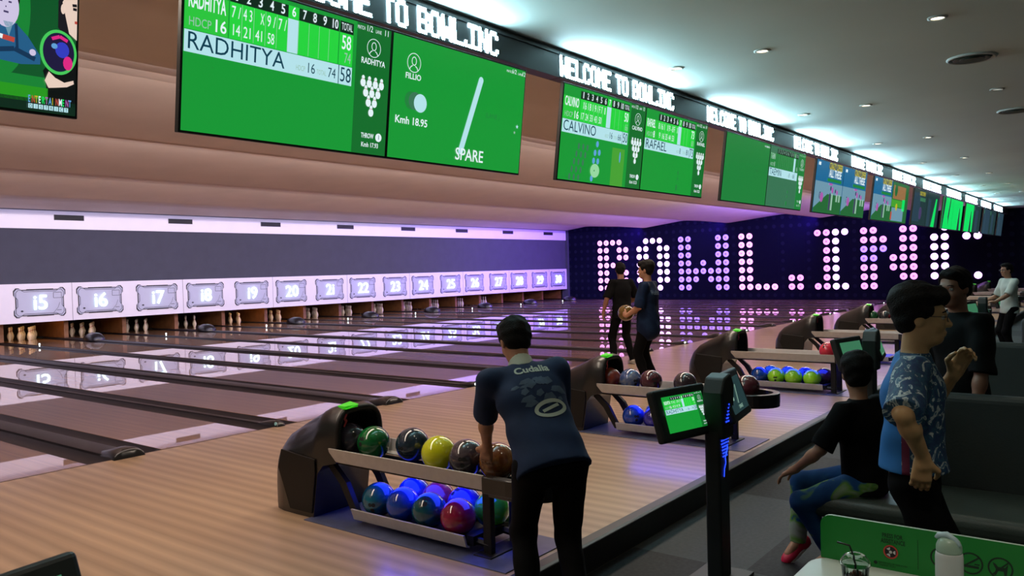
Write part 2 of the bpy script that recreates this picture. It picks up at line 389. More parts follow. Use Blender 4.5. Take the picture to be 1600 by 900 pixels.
for n, cnt in present.items():
    i = 0
    for row in range(4):
        for c in range(row+1):
            o = pin0.copy(); o.location = (LX(n)+(c-row/2)*.305, 24.35+row*.264, 0); COL.objects.link(o)
            tag(o, f'white bowling pin in the triangle at the end of lane {n}' if n > 14 else 'white bowling pin in the triangle left of lane 15, at the picture edge', 'bowling pin', 'bowling pins at the ends of the lanes')
            s = bpy.data.objects.new('neck_stripes', stripe_me); COL.objects.link(s); s.parent = o
# ------------------------------------------------------------------ number plates on the fascia
def plate_outline(w, h, g):
    """a rounded tech plate with notched corners and pinched sides"""
    a, b, c, d = w/2-g, h/2-g, .13, .07
    q = [(-a+c, b-.02), (-a+c+.08, b-.05), (a-c-.08, b-.05), (a-c, b-.02), (a-.06, b), (a, b-.07), (a, b-.2), (a-.05, b-.27), (a-.05, -b+.27), (a, -b+.2), (a, -b+.07), (a-.06, -b), (a-c, -b+.02)]
    q = [(-a+.06, b), (-a+c, b), (-a+c+.07, b-.045), (a-c-.07, b-.045), (a-c, b), (a-.06, b), (a, b-.07), (a, b-.19), (a-.045, b-.25), (a-.045, -b+.25), (a, -b+.19), (a, -b+.07), (a-.06, -b), (a-c, -b), (a-c-.07, -b+.045), (-a+c+.07, -b+.045), (-a+c, -b), (-a+.06, -b), (-a, -b+.07), (-a, -b+.19), (-a+.045, -b+.25), (-a+.045, b-.25), (-a, b-.19), (-a, b-.07)]
    return q
W_, H_ = 1.32, .80
for n in range(14, 31):
    cx = LX(n)-.04+(.03 if n % 2 else -.02); cz = 1.075
    lab = f'grey number plate with backlit {n} on the white fascia above the pins' if n > 14 else 'grey number plate at the picture edge, left of the one reading 15'
    t = thing('number_plate', lab, 'number plate', (cx, DM, cz), 0, 'lane number plates on the fascia')
    fl = Flat(.006)
    fl.poly('outer', plate_outline(W_, H_, 0), 1)
    q = plate_outline(W_, H_, .025); fl.poly('fill', q, 2)
    for (x0, z0), (x1, z1) in zip(plate_outline(W_, H_, .055), plate_outline(W_, H_, .055)[1:]+plate_outline(W_, H_, .055)[:1]):
        fl.line('ink', [(x0, z0), (x1, z1)], .012, 3)
    for s in (-1, 1):
        fl.rect('ink', -.34, .34, s*(H_/2-.046)-.014, s*(H_/2-.046)+.014, 3)
    fl.line('ink', [(.34, .26), (.55, .26), (.55, .11), (.34, .11), (.34, .26)], .010, 3)
    fl.line('ink', [(.33, -.30), (.45, -.16), (.50, -.02)], .008, 3)
    fl.rect('ink', .42, .54, -.235, -.222, 3)
    fl.disc('ink', -.46, -.22, .025, 3, 8); fl.rect('ink', -.50, -.42, -.227, -.213, 3)
    fl.build(t, {'outer': 'plate_border', 'fill': 'plate_face', 'ink': 'plate_lines'}, {'outer': m_line, 'fill': m_fill, 'ink': m_line})
    s = str(n).replace('1', 'i')
    vs, fs = text_geo(s, .56, 'CENTER', .005, .012)
    MB().add([(x, -.045-z, y-.19) for x, y, z in vs], fs).obj('backlit_digits', m_num, t)
mb = MB()
for k in range(2, 20, 2): mb.bb(DX(k)-.005, DX(k)+.005, DM-.003, DM, .536, 1.588)
struct('trim_seams', mb, m_seam)
m_slot = mat('vent_slot_black', (14, 14, 16), .7)
for i, k in enumerate(range(2, 19, 2)):
    t = thing('vent_slot', f'black slot vent in the white cornice above the plates {k+11} and {k+12}', 'vent', (DX(k), DM, 3.40), 0, 'slot vents along the white cornice')
    MB().bb(-.40, .40, -.012, 0, -.075, .075).obj('vent_frame', mat('vent_frame_grey', (60, 60, 66), .5), t)
    fl = Flat(.004, -.012)
    for q in range(3): fl.rect('s', -.385, .385, -.062+q*.043, -.062+q*.043+.038, 1)
    fl.build(t, {'s': 'vent_opening'}, {'s': m_slot})
# ------------------------------------------------------------------ score screens
def E(n, rgb, s=1.): return emis('screen_'+n, rgb, s, rough=.12)
EM = dict(green=E('green', (22, 150, 52)), lgreen=E('light_green', (44, 196, 62)), cell=E('cell_green', (38, 210, 62)), dgreen=E('dark_green', (18, 108, 42)), ink=E('header_black', (12, 40, 26)),
          white=E('white', (228, 244, 248)), pale=E('pale_blue', (180, 226, 234)), navy=E('navy', (14, 62, 80)), grey=E('soft_grey', (150, 190, 170)), neon=E('neon_green', (20, 225, 100)),
          dim=E('dim', (36, 58, 60)), dim2=E('dim_blue', (44, 66, 80)), mgreen=E('mid_green', (34, 128, 60)), teal=E('grey_green', (58, 116, 84)), blue=E('advert_blue', (34, 104, 148)), sky=E('advert_sky', (110, 150, 170)), yellow=E('advert_yellow', (190, 180, 40)), pink=E('advert_pink', (170, 90, 170)),
          olive=E('advert_green', (40, 104, 56)), orange=E('advert_orange', (150, 110, 70)), red=E('red', (190, 70, 60)), lblue=E('pin_blue', (96, 160, 215)), cream=E('ball_cream', (150, 215, 160)), sand=E('lane_green', (70, 160, 50)), dblue=E('deep_blue', (24, 60, 92)),
          plum=E('plum', (70, 60, 100)), black=E('black', (10, 14, 14)), skin=E('poster_skin', (232, 206, 190)), pskin=E('poster_cool_skin', (206, 196, 226)), jacket=E('poster_jacket', (36, 92, 134)), jdark=E('poster_jacket_dark', (20, 52, 84)), hair=E('poster_hair', (26, 24, 30)),
          glow=E('poster_glow', (70, 200, 90)), bmag=E('ball_magenta', (220, 40, 130)), bblue=E('ball_blue', (50, 60, 190)), bviolet=E('ball_violet', (30, 24, 60)), poster=E('poster_green', (16, 84, 40)), grass=E('poster_grass', (40, 150, 30)), lpg=E('poster_mid_green', (24, 130, 52)))
NM = dict(white='white_lettering', ink='header_bar', navy='dark_lettering', pale='name_banner', cell='score_cells', lgreen='name_cell', dgreen='side_column')
TW, TH = 1.405, .80
m_bezel = mat('screen_bezel_black', (16, 16, 18), .35, noise=.1)
def tv(label, cx, bg, draw, w=TW, h=TH, name='score_screen', group='score screens hanging over the approach'):
    t = thing(name, label, 'screen', (cx, 3.80, 2.355), 0, group)
    t.rotation_euler = (math.radians(7.2), 0, 0)
    MB().bb(-w/2, w/2, -.035, .0, 0, h).obj('bezel', m_bezel, t, bevel=.004)
    MB().bb(-w/2+.013, w/2-.013, -.037, -.03, .013, h-.013).obj('display', EM[bg], t)
    fl = Flat(.0022, -.037)
    draw(fl, -w/2+.013, w/2-.013, .013, h-.013)
    fl.build(t, {k: NM.get(k, 'graphics') for k in EM}, EM)
    return t
def pins_icon(f, x, z, s, k='white'):
    for r in range(4):
        for c in range(4-r):
            px = x+(c-(3-r)/2)*s; pz = z-r*s*1.15
            f.disc(k, px, pz, s*.42, 3, 12, s*.5); f.disc(k, px, pz+s*.62, s*.24, 3, 10, s*.27)
            f.rect('red' if 'red' in EM else k, px-s*.17, px+s*.17, pz+s*.40, pz+s*.46, 4)
def person_icon(f, x, z, r):
    f.ring('white', x, z, r, r*.07, 2)
    f.ring('white', x, z+r*.18, r*.36, r*.08, 2, 20, r*.46); f.line('white', [(x-r*.62, z-r*.72), (x-r*.45, z-r*.45), (x-r*.2, z-r*.3)], r*.09, 2); f.line('white', [(x+r*.62, z-r*.72), (x+r*.45, z-r*.45), (x+r*.2, z-r*.3)], r*.09, 2)
def scoreboard(name, hd, balls, sums, total, t2, cur, lane, dim=False, full=True, kmh='17.93', thr='1', matchn='1/2'):
    def draw(f, x0, x1, z0, z1):
        if dim:
            r0, t0 = f.rect, f.text
            f.rect = lambda k, *a, **q: r0({'cell': 'mgreen', 'lgreen': 'mgreen', 'dgreen': 'mgreen'}.get(k, k), *a, **q)
            f.text = lambda k, *a, **q: t0({'white': 'grey'}.get(k, k), *a, **q)
        W = x1-x0; H = z1-z0
        X = lambda u: x0+u*W
        Z = lambda v: z1-v*H
        f.g = 'side_column'; f.rect('dgreen', X(.80), X(1), Z(1), Z(0), 1); f.g = None
        f.rect('lgreen', X(0), X(.175), Z(.355), Z(.115), 1)
        f.g = 'name_cell_lettering'; f.text('white', name, X(.012), Z(.215), .105, 2, fit=W*(.15 if len(name) > 6 else .12), bold=.002)
        f.text('grey', 'HDCP', X(.015), Z(.33), .062, 2, fit=W*.088); f.text('white', hd, X(.112), Z(.335), .088, 2, fit=W*(.045 if len(hd) > 1 else .022), bold=.001)
        f.g = 'frame_header'; f.rect('ink', X(.18), X(.70), Z(.115), Z(.03), 1)
        f.g = 'score_cells'
        f.rect('cell', X(.18), X(.70), Z(.355), Z(.115), 1)
        for i in range(10):
            c = .18+.052*i
            if i == cur:
                f.rect('cell', X(c), X(c+.052), Z(.115), Z(.03), 2); f.rect('pale', X(c), X(c+.05), Z(.355), Z(.12), 2)
            f.g = 'frame_numbers'; f.text('white', str(i+1), X(c+.026), Z(.10), .072, 3, 'CENTER', fit=W*(.03 if i == 9 else .012 if i == 0 else .018), bold=.001)
            f.g = 'cell_rules'
            if i: f.rect('grey', X(c)-.0012, X(c)+.0012, Z(.35), Z(.12), 2)
            f.g = 'throw_marks'
            if i < len(balls): f.text('white', balls[i], X(c+.045), Z(.215), .085, 3, 'RIGHT', fit=W*(.038 if len(balls[i]) > 1 else .017))
            f.g = 'running_scores'
            if i < len(sums): f.text('white', sums[i], X(c+.026), Z(.33), .082, 3, 'CENTER', fit=W*(.030 if len(sums[i]) > 1 else .016))
        f.g = 'total_header'; f.rect('ink', X(.705), X(.78), Z(.115), Z(.03), 1); f.text('white', 'TOTAL', X(.7425), Z(.095), .06, 2, 'CENTER', fit=W*.06)
        f.g = 'total_cell'; f.rect('cell', X(.705), X(.78), Z(.355), Z(.115), 1)
        f.text('white', total, X(.7425), Z(.235), .115, 2, 'CENTER', fit=W*.05, bold=.001); f.text('grey', t2, X(.752), Z(.335), .085, 2, 'CENTER', fit=W*.035)
        f.g = 'name_banner'; f.rect('pale', X(0), X(.78), Z(.50), Z(.36), 2)
        f.g = 'banner_rule'
        f.rect('navy', X(.704), X(.708), Z(.50), Z(.36), 3)
        f.g = 'banner_name'; f.text('navy', name, X(.008), Z(.478), .122, 3, fit=W*.052*len(name)); f.g = 'banner_total'; f.text('navy', total, X(.744), Z(.478), .12, 3, 'CENTER', fit=W*.058)
        f.g = 'banner_handicap'; f.text('grey', 'HDCP', X(.485), Z(.465), .04, 3, fit=W*.045); f.text('navy', hd, X(.537), Z(.468), .08, 3, fit=W*(.035 if len(hd) > 1 else .018))
        f.text('grey', 'TOTAL', X(.59), Z(.465), .04, 3, fit=W*.05); f.text('navy', t2 or ' ', X(.648), Z(.468), .08, 3, fit=W*.04)
        f.g = 'match_line'; f.text('white', 'MATCH', X(.80), Z(.05), .03, 2, fit=W*.042); f.text('white', matchn, X(.85), Z(.052), .05, 2, fit=W*.032); f.text('white', 'LANE', X(.905), Z(.05), .03, 2, fit=W*.034); f.text('white', lane, X(.955), Z(.052), .05, 2, fit=W*.02)
        f.g = 'profile_icon'; person_icon(f, X(.90), Z(.17), .056); f.g = 'profile_name'; f.text('white', name, X(.90), Z(.30), .05, 2, 'CENTER', fit=W*.14, bold=.0008)
        f.g = 'pin_icons'; pins_icon(f, X(.90), Z(.45), .05)
        f.g = 'throw_line'; f.text('white', 'THROW', X(.925), Z(.875), .042, 2, 'RIGHT', fit=W*.075, bold=.0008); f.disc('white', X(.955), Z(.86), .026, 2); f.text('navy', thr, X(.955), Z(.875), .04, 3, 'CENTER')
        f.g = 'speed_line'; f.text('white', 'Kmh '+kmh, X(.905), Z(.945), .04, 2, 'CENTER', fit=W*.10, bold=.0006); f.g = None
    return draw
def spare(f, x0, x1, z0, z1):
    W = x1-x0; H = z1-z0; X = lambda u: x0+u*W; Z = lambda v: z1-v*H
    f.g = 'profile_icon'; person_icon(f, X(.135), Z(.20), .062); f.g = 'profile_name'; f.text('white', 'FILLIO', X(.135), Z(.335), .052, 2, 'CENTER', 1., .0008)
    f.g = 'ball_trail'
    for i, (u, k) in enumerate(((.13, 'mgreen'), (.155, 'teal'))): f.disc(k, X(u), Z(.51), .058, 1+i)
    f.g = 'ball_icon'; f.disc('pale', X(.19), Z(.52), .060, 3)
    f.g = 'speed_line'; f.text('white', 'Kmh 18.95', X(.14), Z(.71), .068, 2, 'CENTER', 1, .001)
    f.g = 'spare_slash'; a, b = (X(.50), Z(.865)), (X(.625), Z(.20))
    f.line('pale', [a, b], .05, 2); f.disc('pale', *a, .025, 2); f.disc('pale', *b, .025, 2)
    f.g = 'spare_lettering'; f.text('white', 'SPARE', X(.57), Z(.945), .118, 3, 'CENTER', .95, .0012)
    f.g = 'match_line'; f.text('white', 'MATCH', X(.83), Z(.055), .024, 2); f.text('white', '1/2', X(.875), Z(.055), .045, 2); f.text('white', 'LANE', X(.93), Z(.055), .024, 2); f.text('white', '12', X(.965), Z(.055), .045, 2)
    f.text('mgreen', '(LANE )', X(.68), Z(.52), .05, 1)
    f.g = 'star_icon'
    for u, v, s, k in ((.955, .55, .018, 'pale'), (.935, .61, .014, 'grey')):
        f.poly(k, [(X(u)+(s if i % 2 == 0 else s*.42)*math.sin(i*PI/5), Z(v)+(s if i % 2 == 0 else s*.42)*math.cos(i*PI/5)) for i in range(10)], 2)
def with_lane(base):
    def draw(f, x0, x1, z0, z1):
        base(f, x0, x1, z0, z1)
        W = x1-x0; H = z1-z0; X = lambda u: x0+u*W; Z = lambda v: z1-v*H
        f.rect('sand', X(.60), X(.76), Z(1), Z(.56), 1)
        f.disc('lblue', X(.70), Z(.66), .012, 2, 12, .05)
        for i in range(5):
            for j in range(3): f.disc('teal', X(.20+.05*j-.02*i), Z(.62+.085*i), .016, 1, 8, .03)
        for u, v in ((.41, .56), (.39, .66), (.44, .65), (.38, .75), (.43, .75), (.37, .95)): f.disc('lblue', X(u), Z(v), .022, 2, 10, .028)
        f.disc('cream', X(.40), Z(.86), .075, 3, 20, .06); f.disc('mgreen', X(.39), Z(.86), .008, 4, 8)
    return draw
def dots(base):
    def draw(f, x0, x1, z0, z1):
        base(f, x0, x1, z0, z1)
        W = x1-x0; H = z1-z0; X = lambda u: x0+u*W; Z = lambda v: z1-v*H
        for u, v, r in ((.55, .72, .014), (.55, .8, .012), (.54, .92, .022)): f.disc('mgreen', X(u), Z(v), r, 2, 10, r*1.6)
    return draw
def plain(f, x0, x1, z0, z1):
    f.text('white', 'MATCH 1/2', x1-.2, z1-.05, .028, 2); f.text('white', 'LANE 15', x1-.02, z1-.05, .03, 2, 'RIGHT')
def advert(bg2):
    def draw(f, x0, x1, z0, z1):
        W = x1-x0; H = z1-z0; X = lambda u: x0+u*W; Z = lambda v: z1-v*H
        f.rect('sky', X(0), X(1), Z(.62), Z(.40), 1); f.rect('olive', X(0), X(1), Z(1), Z(.62), 1)
        f.poly('sky', [(X(0), Z(.62)), (X(0), Z(.92)), (X(.45), Z(.62))], 2)
        f.rect('dblue', X(.42), X(.93), Z(.13), Z(.02), 1)
        f.text('yellow', 'CRAZY OFFER', X(.675), Z(.125), .14, 3, 'CENTER', fit=W*.50, bold=.003); f.text('white', 'ALL THESE', X(.675), Z(.28), .17, 3, 'CENTER', fit=W*.46, bold=.003)
        f.rect('mgreen', X(.40), X(.93), Z(.37), Z(.31), 2); f.rect('pink', X(.47), X(.6), Z(.44), Z(.40), 3)
        f.rect('white', X(.05), X(.12), Z(.10), Z(.04), 2)
        for u, v, r in ((.25, .70, .075), (.62, .53, .05), (.80, .57, .045)):
            f.disc('pink', X(u), Z(v), r, 3, 14); f.disc('plum', X(u-.06), Z(v-.03), r*.75, 2, 12)
        for u in (.52, .60, .78, .88): f.rect('grey' if u > .55 else 'plum', X(u), X(u+.05), Z(.93 if u < .7 else .75), Z(.60), 3)
    return draw
def garden(f, x0, x1, z0, z1):
    W = x1-x0; H = z1-z0; X = lambda u: x0+u*W; Z = lambda v: z1-v*H
    f.rect('orange', X(.05), X(.8), Z(.42), Z(.08), 1); f.disc('olive', X(.2), Z(.2), .12, 2); f.rect('sand', X(0), X(.62), Z(.62), Z(.44), 1); f.rect('neon', X(.64), X(.8), Z(.7), Z(.4), 2)
    f.rect('sky', X(.05), X(.75), Z(.97), Z(.64), 2); f.disc('yellow', X(.3), Z(.62), .07, 3); f.rect('red', X(0), X(.06), Z(.95), Z(.75), 3)
def dimad(f, x0, x1, z0, z1):
    W = x1-x0; H = z1-z0; X = lambda u: x0+u*W; Z = lambda v: z1-v*H
    f.rect('dim2', X(0), X(.5), Z(.9), Z(.1), 1); f.text('yellow', 'CRAZY OFFER', X(.6), Z(.16), .12, 2, 'CENTER', fit=W*.42, bold=.002); f.rect('teal', X(.45), X(.85), Z(.32), Z(.22), 2); f.disc('plum', X(.55), Z(.66), .14, 2)
def slash(f, x0, x1, z0, z1):
    W = x1-x0; H = z1-z0; X = lambda u: x0+u*W; Z = lambda v: z1-v*H
    f.poly('neon', [(X(.45), Z(1)), (X(.70), Z(.15)), (X(.78), Z(.15)), (X(.72), Z(1))], 2); f.rect('dim2', X(.1), X(.3), Z(1), Z(.2), 1)
def bright(f, x0, x1, z0, z1):
    W = x1-x0; H = z1-z0; X = lambda u: x0+u*W; Z = lambda v: z1-v*H
    f.poly('dim', [(X(0), Z(1)), (X(0), Z(0)), (X(.22), Z(0)), (X(.10), Z(1))], 2); f.poly('dim', [(X(.52), Z(.6)), (X(.62), Z(0)), (X(.70), Z(0)), (X(.60), Z(.9))], 2)
def bright2(f, x0, x1, z0, z1):
    W = x1-x0; H = z1-z0; X = lambda u: x0+u*W; Z = lambda v: z1-v*H
    f.poly('dim', [(X(.55), Z(1)), (X(.62), Z(.25)), (X(.68), Z(.25)), (X(.8), Z(1))], 2)
def darks(f, x0, x1, z0, z1):
    W = x1-x0; H = z1-z0; X = lambda u: x0+u*W; Z = lambda v: z1-v*H
    f.rect('dim2', X(.3), X(.6), Z(.95), Z(.15), 1); f.rect('teal', X(.05), X(.12), Z(.2), Z(.05), 1)
PC = [3.579+3.32*i for i in range(10)]
tl, tr = -TW/2, TW/2
S = []
def pairtv(i, a, b):
    if a: tv(a[0], PC[i]+tl, a[1], a[2])
    if b: tv(b[0], PC[i]+tr, b[1], b[2])
pairtv(0, ('green score screen with a long white name banner, nearest full screen', 'green', scoreboard('RADHITYA', '16', ['7 /', '4 3', 'X', '9 /', '7 /'], ['14', '21', '41', '58'], '58', '74', 5, '11')),
       ('green score screen with a big white slash and the word SPARE', 'green', spare))
pairtv(1, ('green score screen with a cream bowling ball and blue pins drawn on it', 'green', with_lane(scoreboard('CALVINO', '16', ['X', '6 1', '8 1', '9 /', 'F 7', '1'], ['17', '24', '33', '43', '50'], '50', '66', 6, '13', kmh='15.25'))),
       ('green score screen reading 73 in its white banner', 'green', dots(scoreboard('RAFAEL', '8', ['8 1', '6 1', 'X', '9 -', '8 F', 'X'], ['9', '16', '35', '44', '53'], '73', '81', 6, '14', kmh='15.25'))))
pairtv(2, ('plain green screen without a score table, fifth along the row', 'mgreen', plain),
       ('greyish green score screen with a short white banner, beside the plain green one', 'teal', dots(scoreboard('TAEMIN', '8', ['', '', ''], [], '', '86', 9, '16', dim=True))))
pairtv(3, ('blue advert screen with yellow lettering, left of two alike in one pair', 'blue', advert(0)), ('blue advert screen with yellow lettering, right of two alike in one pair', 'blue', advert(0)))
pairtv(4, ('blue advert screen with yellow lettering, next to the garden picture screen', 'blue', advert(1)), ('screen with an orange and green garden picture', 'olive', garden))
pairtv(5, ('dim advert screen with faint yellow lettering', 'dim', dimad), ('dark screen with one slanting neon green wedge', 'dim', slash))
pairtv(6, ('screen half filled by slanting neon green, left neighbour of the fully neon one', 'neon', bright), ('neon green screen, right one of the brightest pair', 'neon', bright2))
pairtv(7, ('neon green screen with a dark wedge, last bright one of the row', 'neon', bright2), ('dark blank screen right after the last neon green one', 'dim', darks))
pairtv(8, ('dark blank screen, last but two of the row', 'dim2', darks), ('dark blank screen, last but one of the row', 'dim', darks))
pairtv(9, ('dark blank screen at the far end of the row', 'dim2', darks), None)
# poster screen at the left
def poster(f, x0, x1, z0, z1):
    R = x1
    X = lambda px: R-(113-px)*.0027
    Z = lambda py: z0+(178-py)*.00295
    def D(k, x, z, r, layer=1, n=20, rz=None): f.disc(k, x, z, r*.265, layer, n, rz)
    f.rect('lpg', x0, R, Z(172), Z(128), 1); f.rect('grass', x0, X(70), Z(165), Z(143), 2); f.rect('ink', x0, R, z0, Z(160), 2)
    D('lpg', X(2), Z(36), .42, 1, 32, .29)
    f.text('grass', 'DJAYA', X(-12), Z(6), .045, 2, sx=.6)
    # man in a blue jacket, arms folded
    f.poly('jacket', [(X(-40), Z(110)), (X(-40), Z(72)), (X(0), Z(56)), (X(22), Z(58)), (X(40), Z(74)), (X(58), Z(98)), (X(58), Z(110)), (X(30), Z(114))], 2)
    f.poly('jdark', [(X(20), Z(60)), (X(24), Z(58)), (X(26), Z(92)), (X(22), Z(92))], 3); f.line('jdark', [(X(-10), Z(100)), (X(20), Z(94)), (X(50), Z(104))], .02, 3); f.line('red', [(X(-5), Z(79)), (X(20), Z(82))], .02, 3); f.line('white', [(X(-12), Z(78)), (X(3), Z(80))], .018, 4)
    f.poly('sky', [(X(4), Z(58)), (X(18), Z(58)), (X(12), Z(78))], 3)
    D('hair', X(8), Z(24), .20, 2, 24, .062); D('pskin', X(7), Z(38), .195, 3, 24, .083); D('pskin', X(46), Z(95), .05, 4, 12, .014)
    for px in (0, 13): f.line('plum', [(X(px-2.2), Z(31)), (X(px+2.2), Z(31))], .007, 4)
    f.line('plum', [(X(4), Z(45)), (X(11), Z(45.5))], .008, 4); f.line('plum', [(X(6.5), Z(38)), (X(8), Z(38))], .006, 4)
    # woman holding a ball
    f.poly('hair', [(X(84), Z(52)), (X(84), Z(14)), (X(90), Z(-2)), (R, Z(-2)), (R, Z(60)), (X(92), Z(60))], 2)
    f.poly('skin', [(X(90), Z(14)), (X(97), Z(2)), (R, Z(0)), (R, Z(66)), (X(101), Z(58)), (X(95), Z(34))], 3); D('skin', X(91), Z(24), .035, 3, 12, .022)
    f.line('hair', [(X(105), Z(16)), (X(112), Z(15))], .012, 4); f.line('hair', [(X(106), Z(21)), (X(112), Z(21))], .012, 4); f.line('red', [(X(109), Z(40)), (X(113), Z(40))], .012, 4)
    f.poly('black', [(X(62), Z(118)), (X(70), Z(108)), (R, Z(100)), (R, Z(165)), (X(70), Z(165)), (X(66), Z(130))], 2)
    f.ring('glow', X(85), Z(88), .0765, .016, 3, 40, .096); D('bviolet', X(85), Z(88), .245, 4, 40, .083)
    D('bblue', X(90), Z(84), .11, 5, 16, .034); D('bmag', X(99), Z(102), .075, 5, 16, .030); f.line('bmag', [(X(74), Z(70)), (X(86), Z(65)), (X(98), Z(70))], .014, 5); D('lblue', X(78), Z(80), .05, 5, 10, .012)
    f.poly('skin', [(X(64), Z(132)), (X(70), Z(118)), (X(80), Z(126)), (X(94), Z(131)), (X(108), Z(126)), (X(109), Z(131)), (X(98), Z(137)), (X(82), Z(140)), (X(70), Z(142))], 5)
    cs = ['lblue', 'red', 'yellow', 'white', 'neon', 'pink', 'lblue', 'yellow', 'red', 'white', 'neon', 'pink', 'lblue']
    for i, ch in enumerate('ENTERTAINMENT'): f.text(cs[i], ch, X(39.5)+i*.0138, Z(166), .042, 6, 'LEFT', .42, .001)
    for i, ch in enumerate('DISTRICT'):
        f.rect('pale', X(40)+i*.0208, X(40)+i*.0208+.017, Z(174.5), Z(168), 6); f.text('ink', ch, X(40)+i*.0208+.0085, Z(173.8), .02, 7, 'CENTER', .8)
tv('bright advert screen of a man in a blue jacket and a glowing ball', 1.692-1.42/2, 'poster', poster, w=1.42, name='advert_screen')
# ------------------------------------------------------------------ dot-matrix welcome signs above the screens
G5 = {'W': '10001 10001 10001 10101 10101 11011 10001', 'E': '11111 10000 10000 11110 10000 10000 11111', 'L': '10000 10000 10000 10000 10000 10000 11111', 'C': '01110 10001 10000 10000 10000 10001 01110',
      'O': '01110 10001 10001 10001 10001 10001 01110', 'M': '10001 11011 10101 10101 10001 10001 10001', 'T': '11111 00100 00100 00100 00100 00100 00100', 'B': '11110 10001 10001 11110 10001 10001 11110',
      'I': '11111 00100 00100 00100 00100 00100 11111', 'N': '10001 11001 11001 10101 10011 10011 10001', '.': '0 0 0 0 0 1 1', ' ': '000 000 000 000 000 000 000'}
pos = 0.; words = [MB()]
msg = 'WELCOME TO BOWL.INC'
cw, ch = .0208, .0245
for c in msg:
    rows = G5[c].split()
    if c == ' ': words.append(MB())
    for r, row in enumerate(rows):
        i = 0
        while i < len(row):
            if row[i] == '1':
                j = i
                while j < len(row) and row[j] == '1': j += 1
                words[-1].add([(pos+i*cw-.003, 0, -r*ch-ch-.001), (pos+j*cw+.004, 0, -r*ch-ch-.001), (pos+j*cw+.004, 0, -r*ch+.001), (pos+i*cw-.003, 0, -r*ch+.001)], [(0, 1, 2, 3)])
                i = j
            else: i += 1
    pos += (len(rows[0])+1)*cw
led_w = pos
m_led = emis('led_white_cyan', (190, 238, 255), 62.)
m_ledbox = mat('led_sign_housing', (34, 38, 40), .4, noise=.1)
led_mes = [q.mesh('lit_word', m_led, fix=False) for q in words]
box_me = MB().bb(-.02, 2.858-.025, 0, .10, 3.175, 3.385).bb(-.02, 2.833, -.012, 0, 3.365, 3.385).bb(-.02, 2.833, -.012, 0, 3.175, 3.19).mesh('sign_housing', m_ledbox)
sx = 2.06/led_w
whose = ['over the SPARE screen, cut by the picture top', 'over the screens with the cream ball and the 73', 'over the plain green screen', 'over the pair of blue advert screens', 'over the garden picture screen', 'over the dim screen with faint yellow lettering', 'over the half neon green screen', 'over the fully neon green screens', 'over the first dark blank screen', 'over the last dark blank screens', 'last of the row, by the far wall']
for n in range(-1, 11):
    x = 5.50+2.862*n
    w_ = whose[n+1] if n+1 < len(whose) else 'half cut off at the far wall'
    if n == 10: continue
    t = thing('led_sign', f'white lit dot-matrix WELCOME sign {w_}', 'led sign', (x, 3.70, 0), 0, 'lit welcome signs along the ceiling edge')
    o = bpy.data.objects.new('sign_housing', box_me); COL.objects.link(o); o.parent = t
    for q in led_mes:
        o = bpy.data.objects.new('lit_word', q); COL.objects.link(o); o.parent = t; o.location = (0, -.004, 3.362); o.scale = (sx, 1, 1)
# ------------------------------------------------------------------ big dotted sign on the far wall
RL = dict(B=(0, ['11110', '11011', '11011', '11110', '11011', '11011', '11110']), O=(6, ['01110', '11011', '11011', '11011', '11011', '11011', '01110']),
          W=(12, ['1100011', '1100011', '1100011', '1101011', '1111111', '1110111', '1100011']), L=(20, ['11000']*6+['11111']), dot=(26, ['00']*5+['11']*2),
          I=(29, ['1111', '0110', '0110', '0110', '0110', '0110', '1111']), N=(34, ['110011', '111011', '111011', '110111', '110111', '110011', '110011']), C=(41, ['01110', '11011', '11000', '11000', '11000', '11011', '01110']))
def lamp_lin(n, rim, mid):
    out = []
    for q, c in (('_rim', rim), ('_core', mid)):
        m, nt, b = new_mat(n+q); k = max(c); b.inputs['Base Color'].default_value = (.02, .02, .02, 1); b.inputs['Emission Color'].default_value = (*[v/k for v in c], 1); b.inputs['Emission Strength'].default_value = k; out.append(m)
    return out
LM = dict(pink=lamp_lin('lamp_pink', (2.4, .80, 2.3), (.85, .36, .78)), violet=lamp_lin('lamp_violet', (.80, .44, 3.0), (.36, .15, .88)), white=lamp_lin('lamp_white', (3.4, 1.7, 4.6), (2.2, 1.0, 2.4)), rosy=lamp_lin('lamp_rosy', (2.0, .62, 2.1), (.72, .25, .66)))
def lamp_mesh(key):
    mb = MB()
    prof = [(.136, 0), (.136, .012), (.128, .03), (.105, .042), (.075, .048), (.045, .05)]
    n = 16
    vs = []; fs = []
    for r, d in prof:
        for k in range(n): vs.append((-d, r*math.cos(2*PI*k/n), r*math.sin(2*PI*k/n)))
    for i in range(len(prof)-1):
        for k in range(n): fs.append((i*n+k, (i+1)*n+k, (i+1)*n+(k+1) % n, i*n+(k+1) % n))
    mb.add(vs, fs); mb.cur = 1
    mb.add([(-.05, .045*math.cos(2*PI*k/n), .045*math.sin(2*PI*k/n)) for k in range(n)], [tuple(range(n))])
    return mb.mesh('dot_lamp', LM[key], True, fix=False)
LME = {k: lamp_mesh(k) for k in LM}
m_lpanel = mat('lamp_panel_black', (12, 14, 32), .8, spec=.05)
word = dict(B='first letter B, behind the two standing bowlers', O='second letter O', W='violet letter W', L='pink letter L', dot='square full stop of four lamps', I='letter I with a white right half', N='letter N above the boy with glasses', C='whitest letter C at the right')
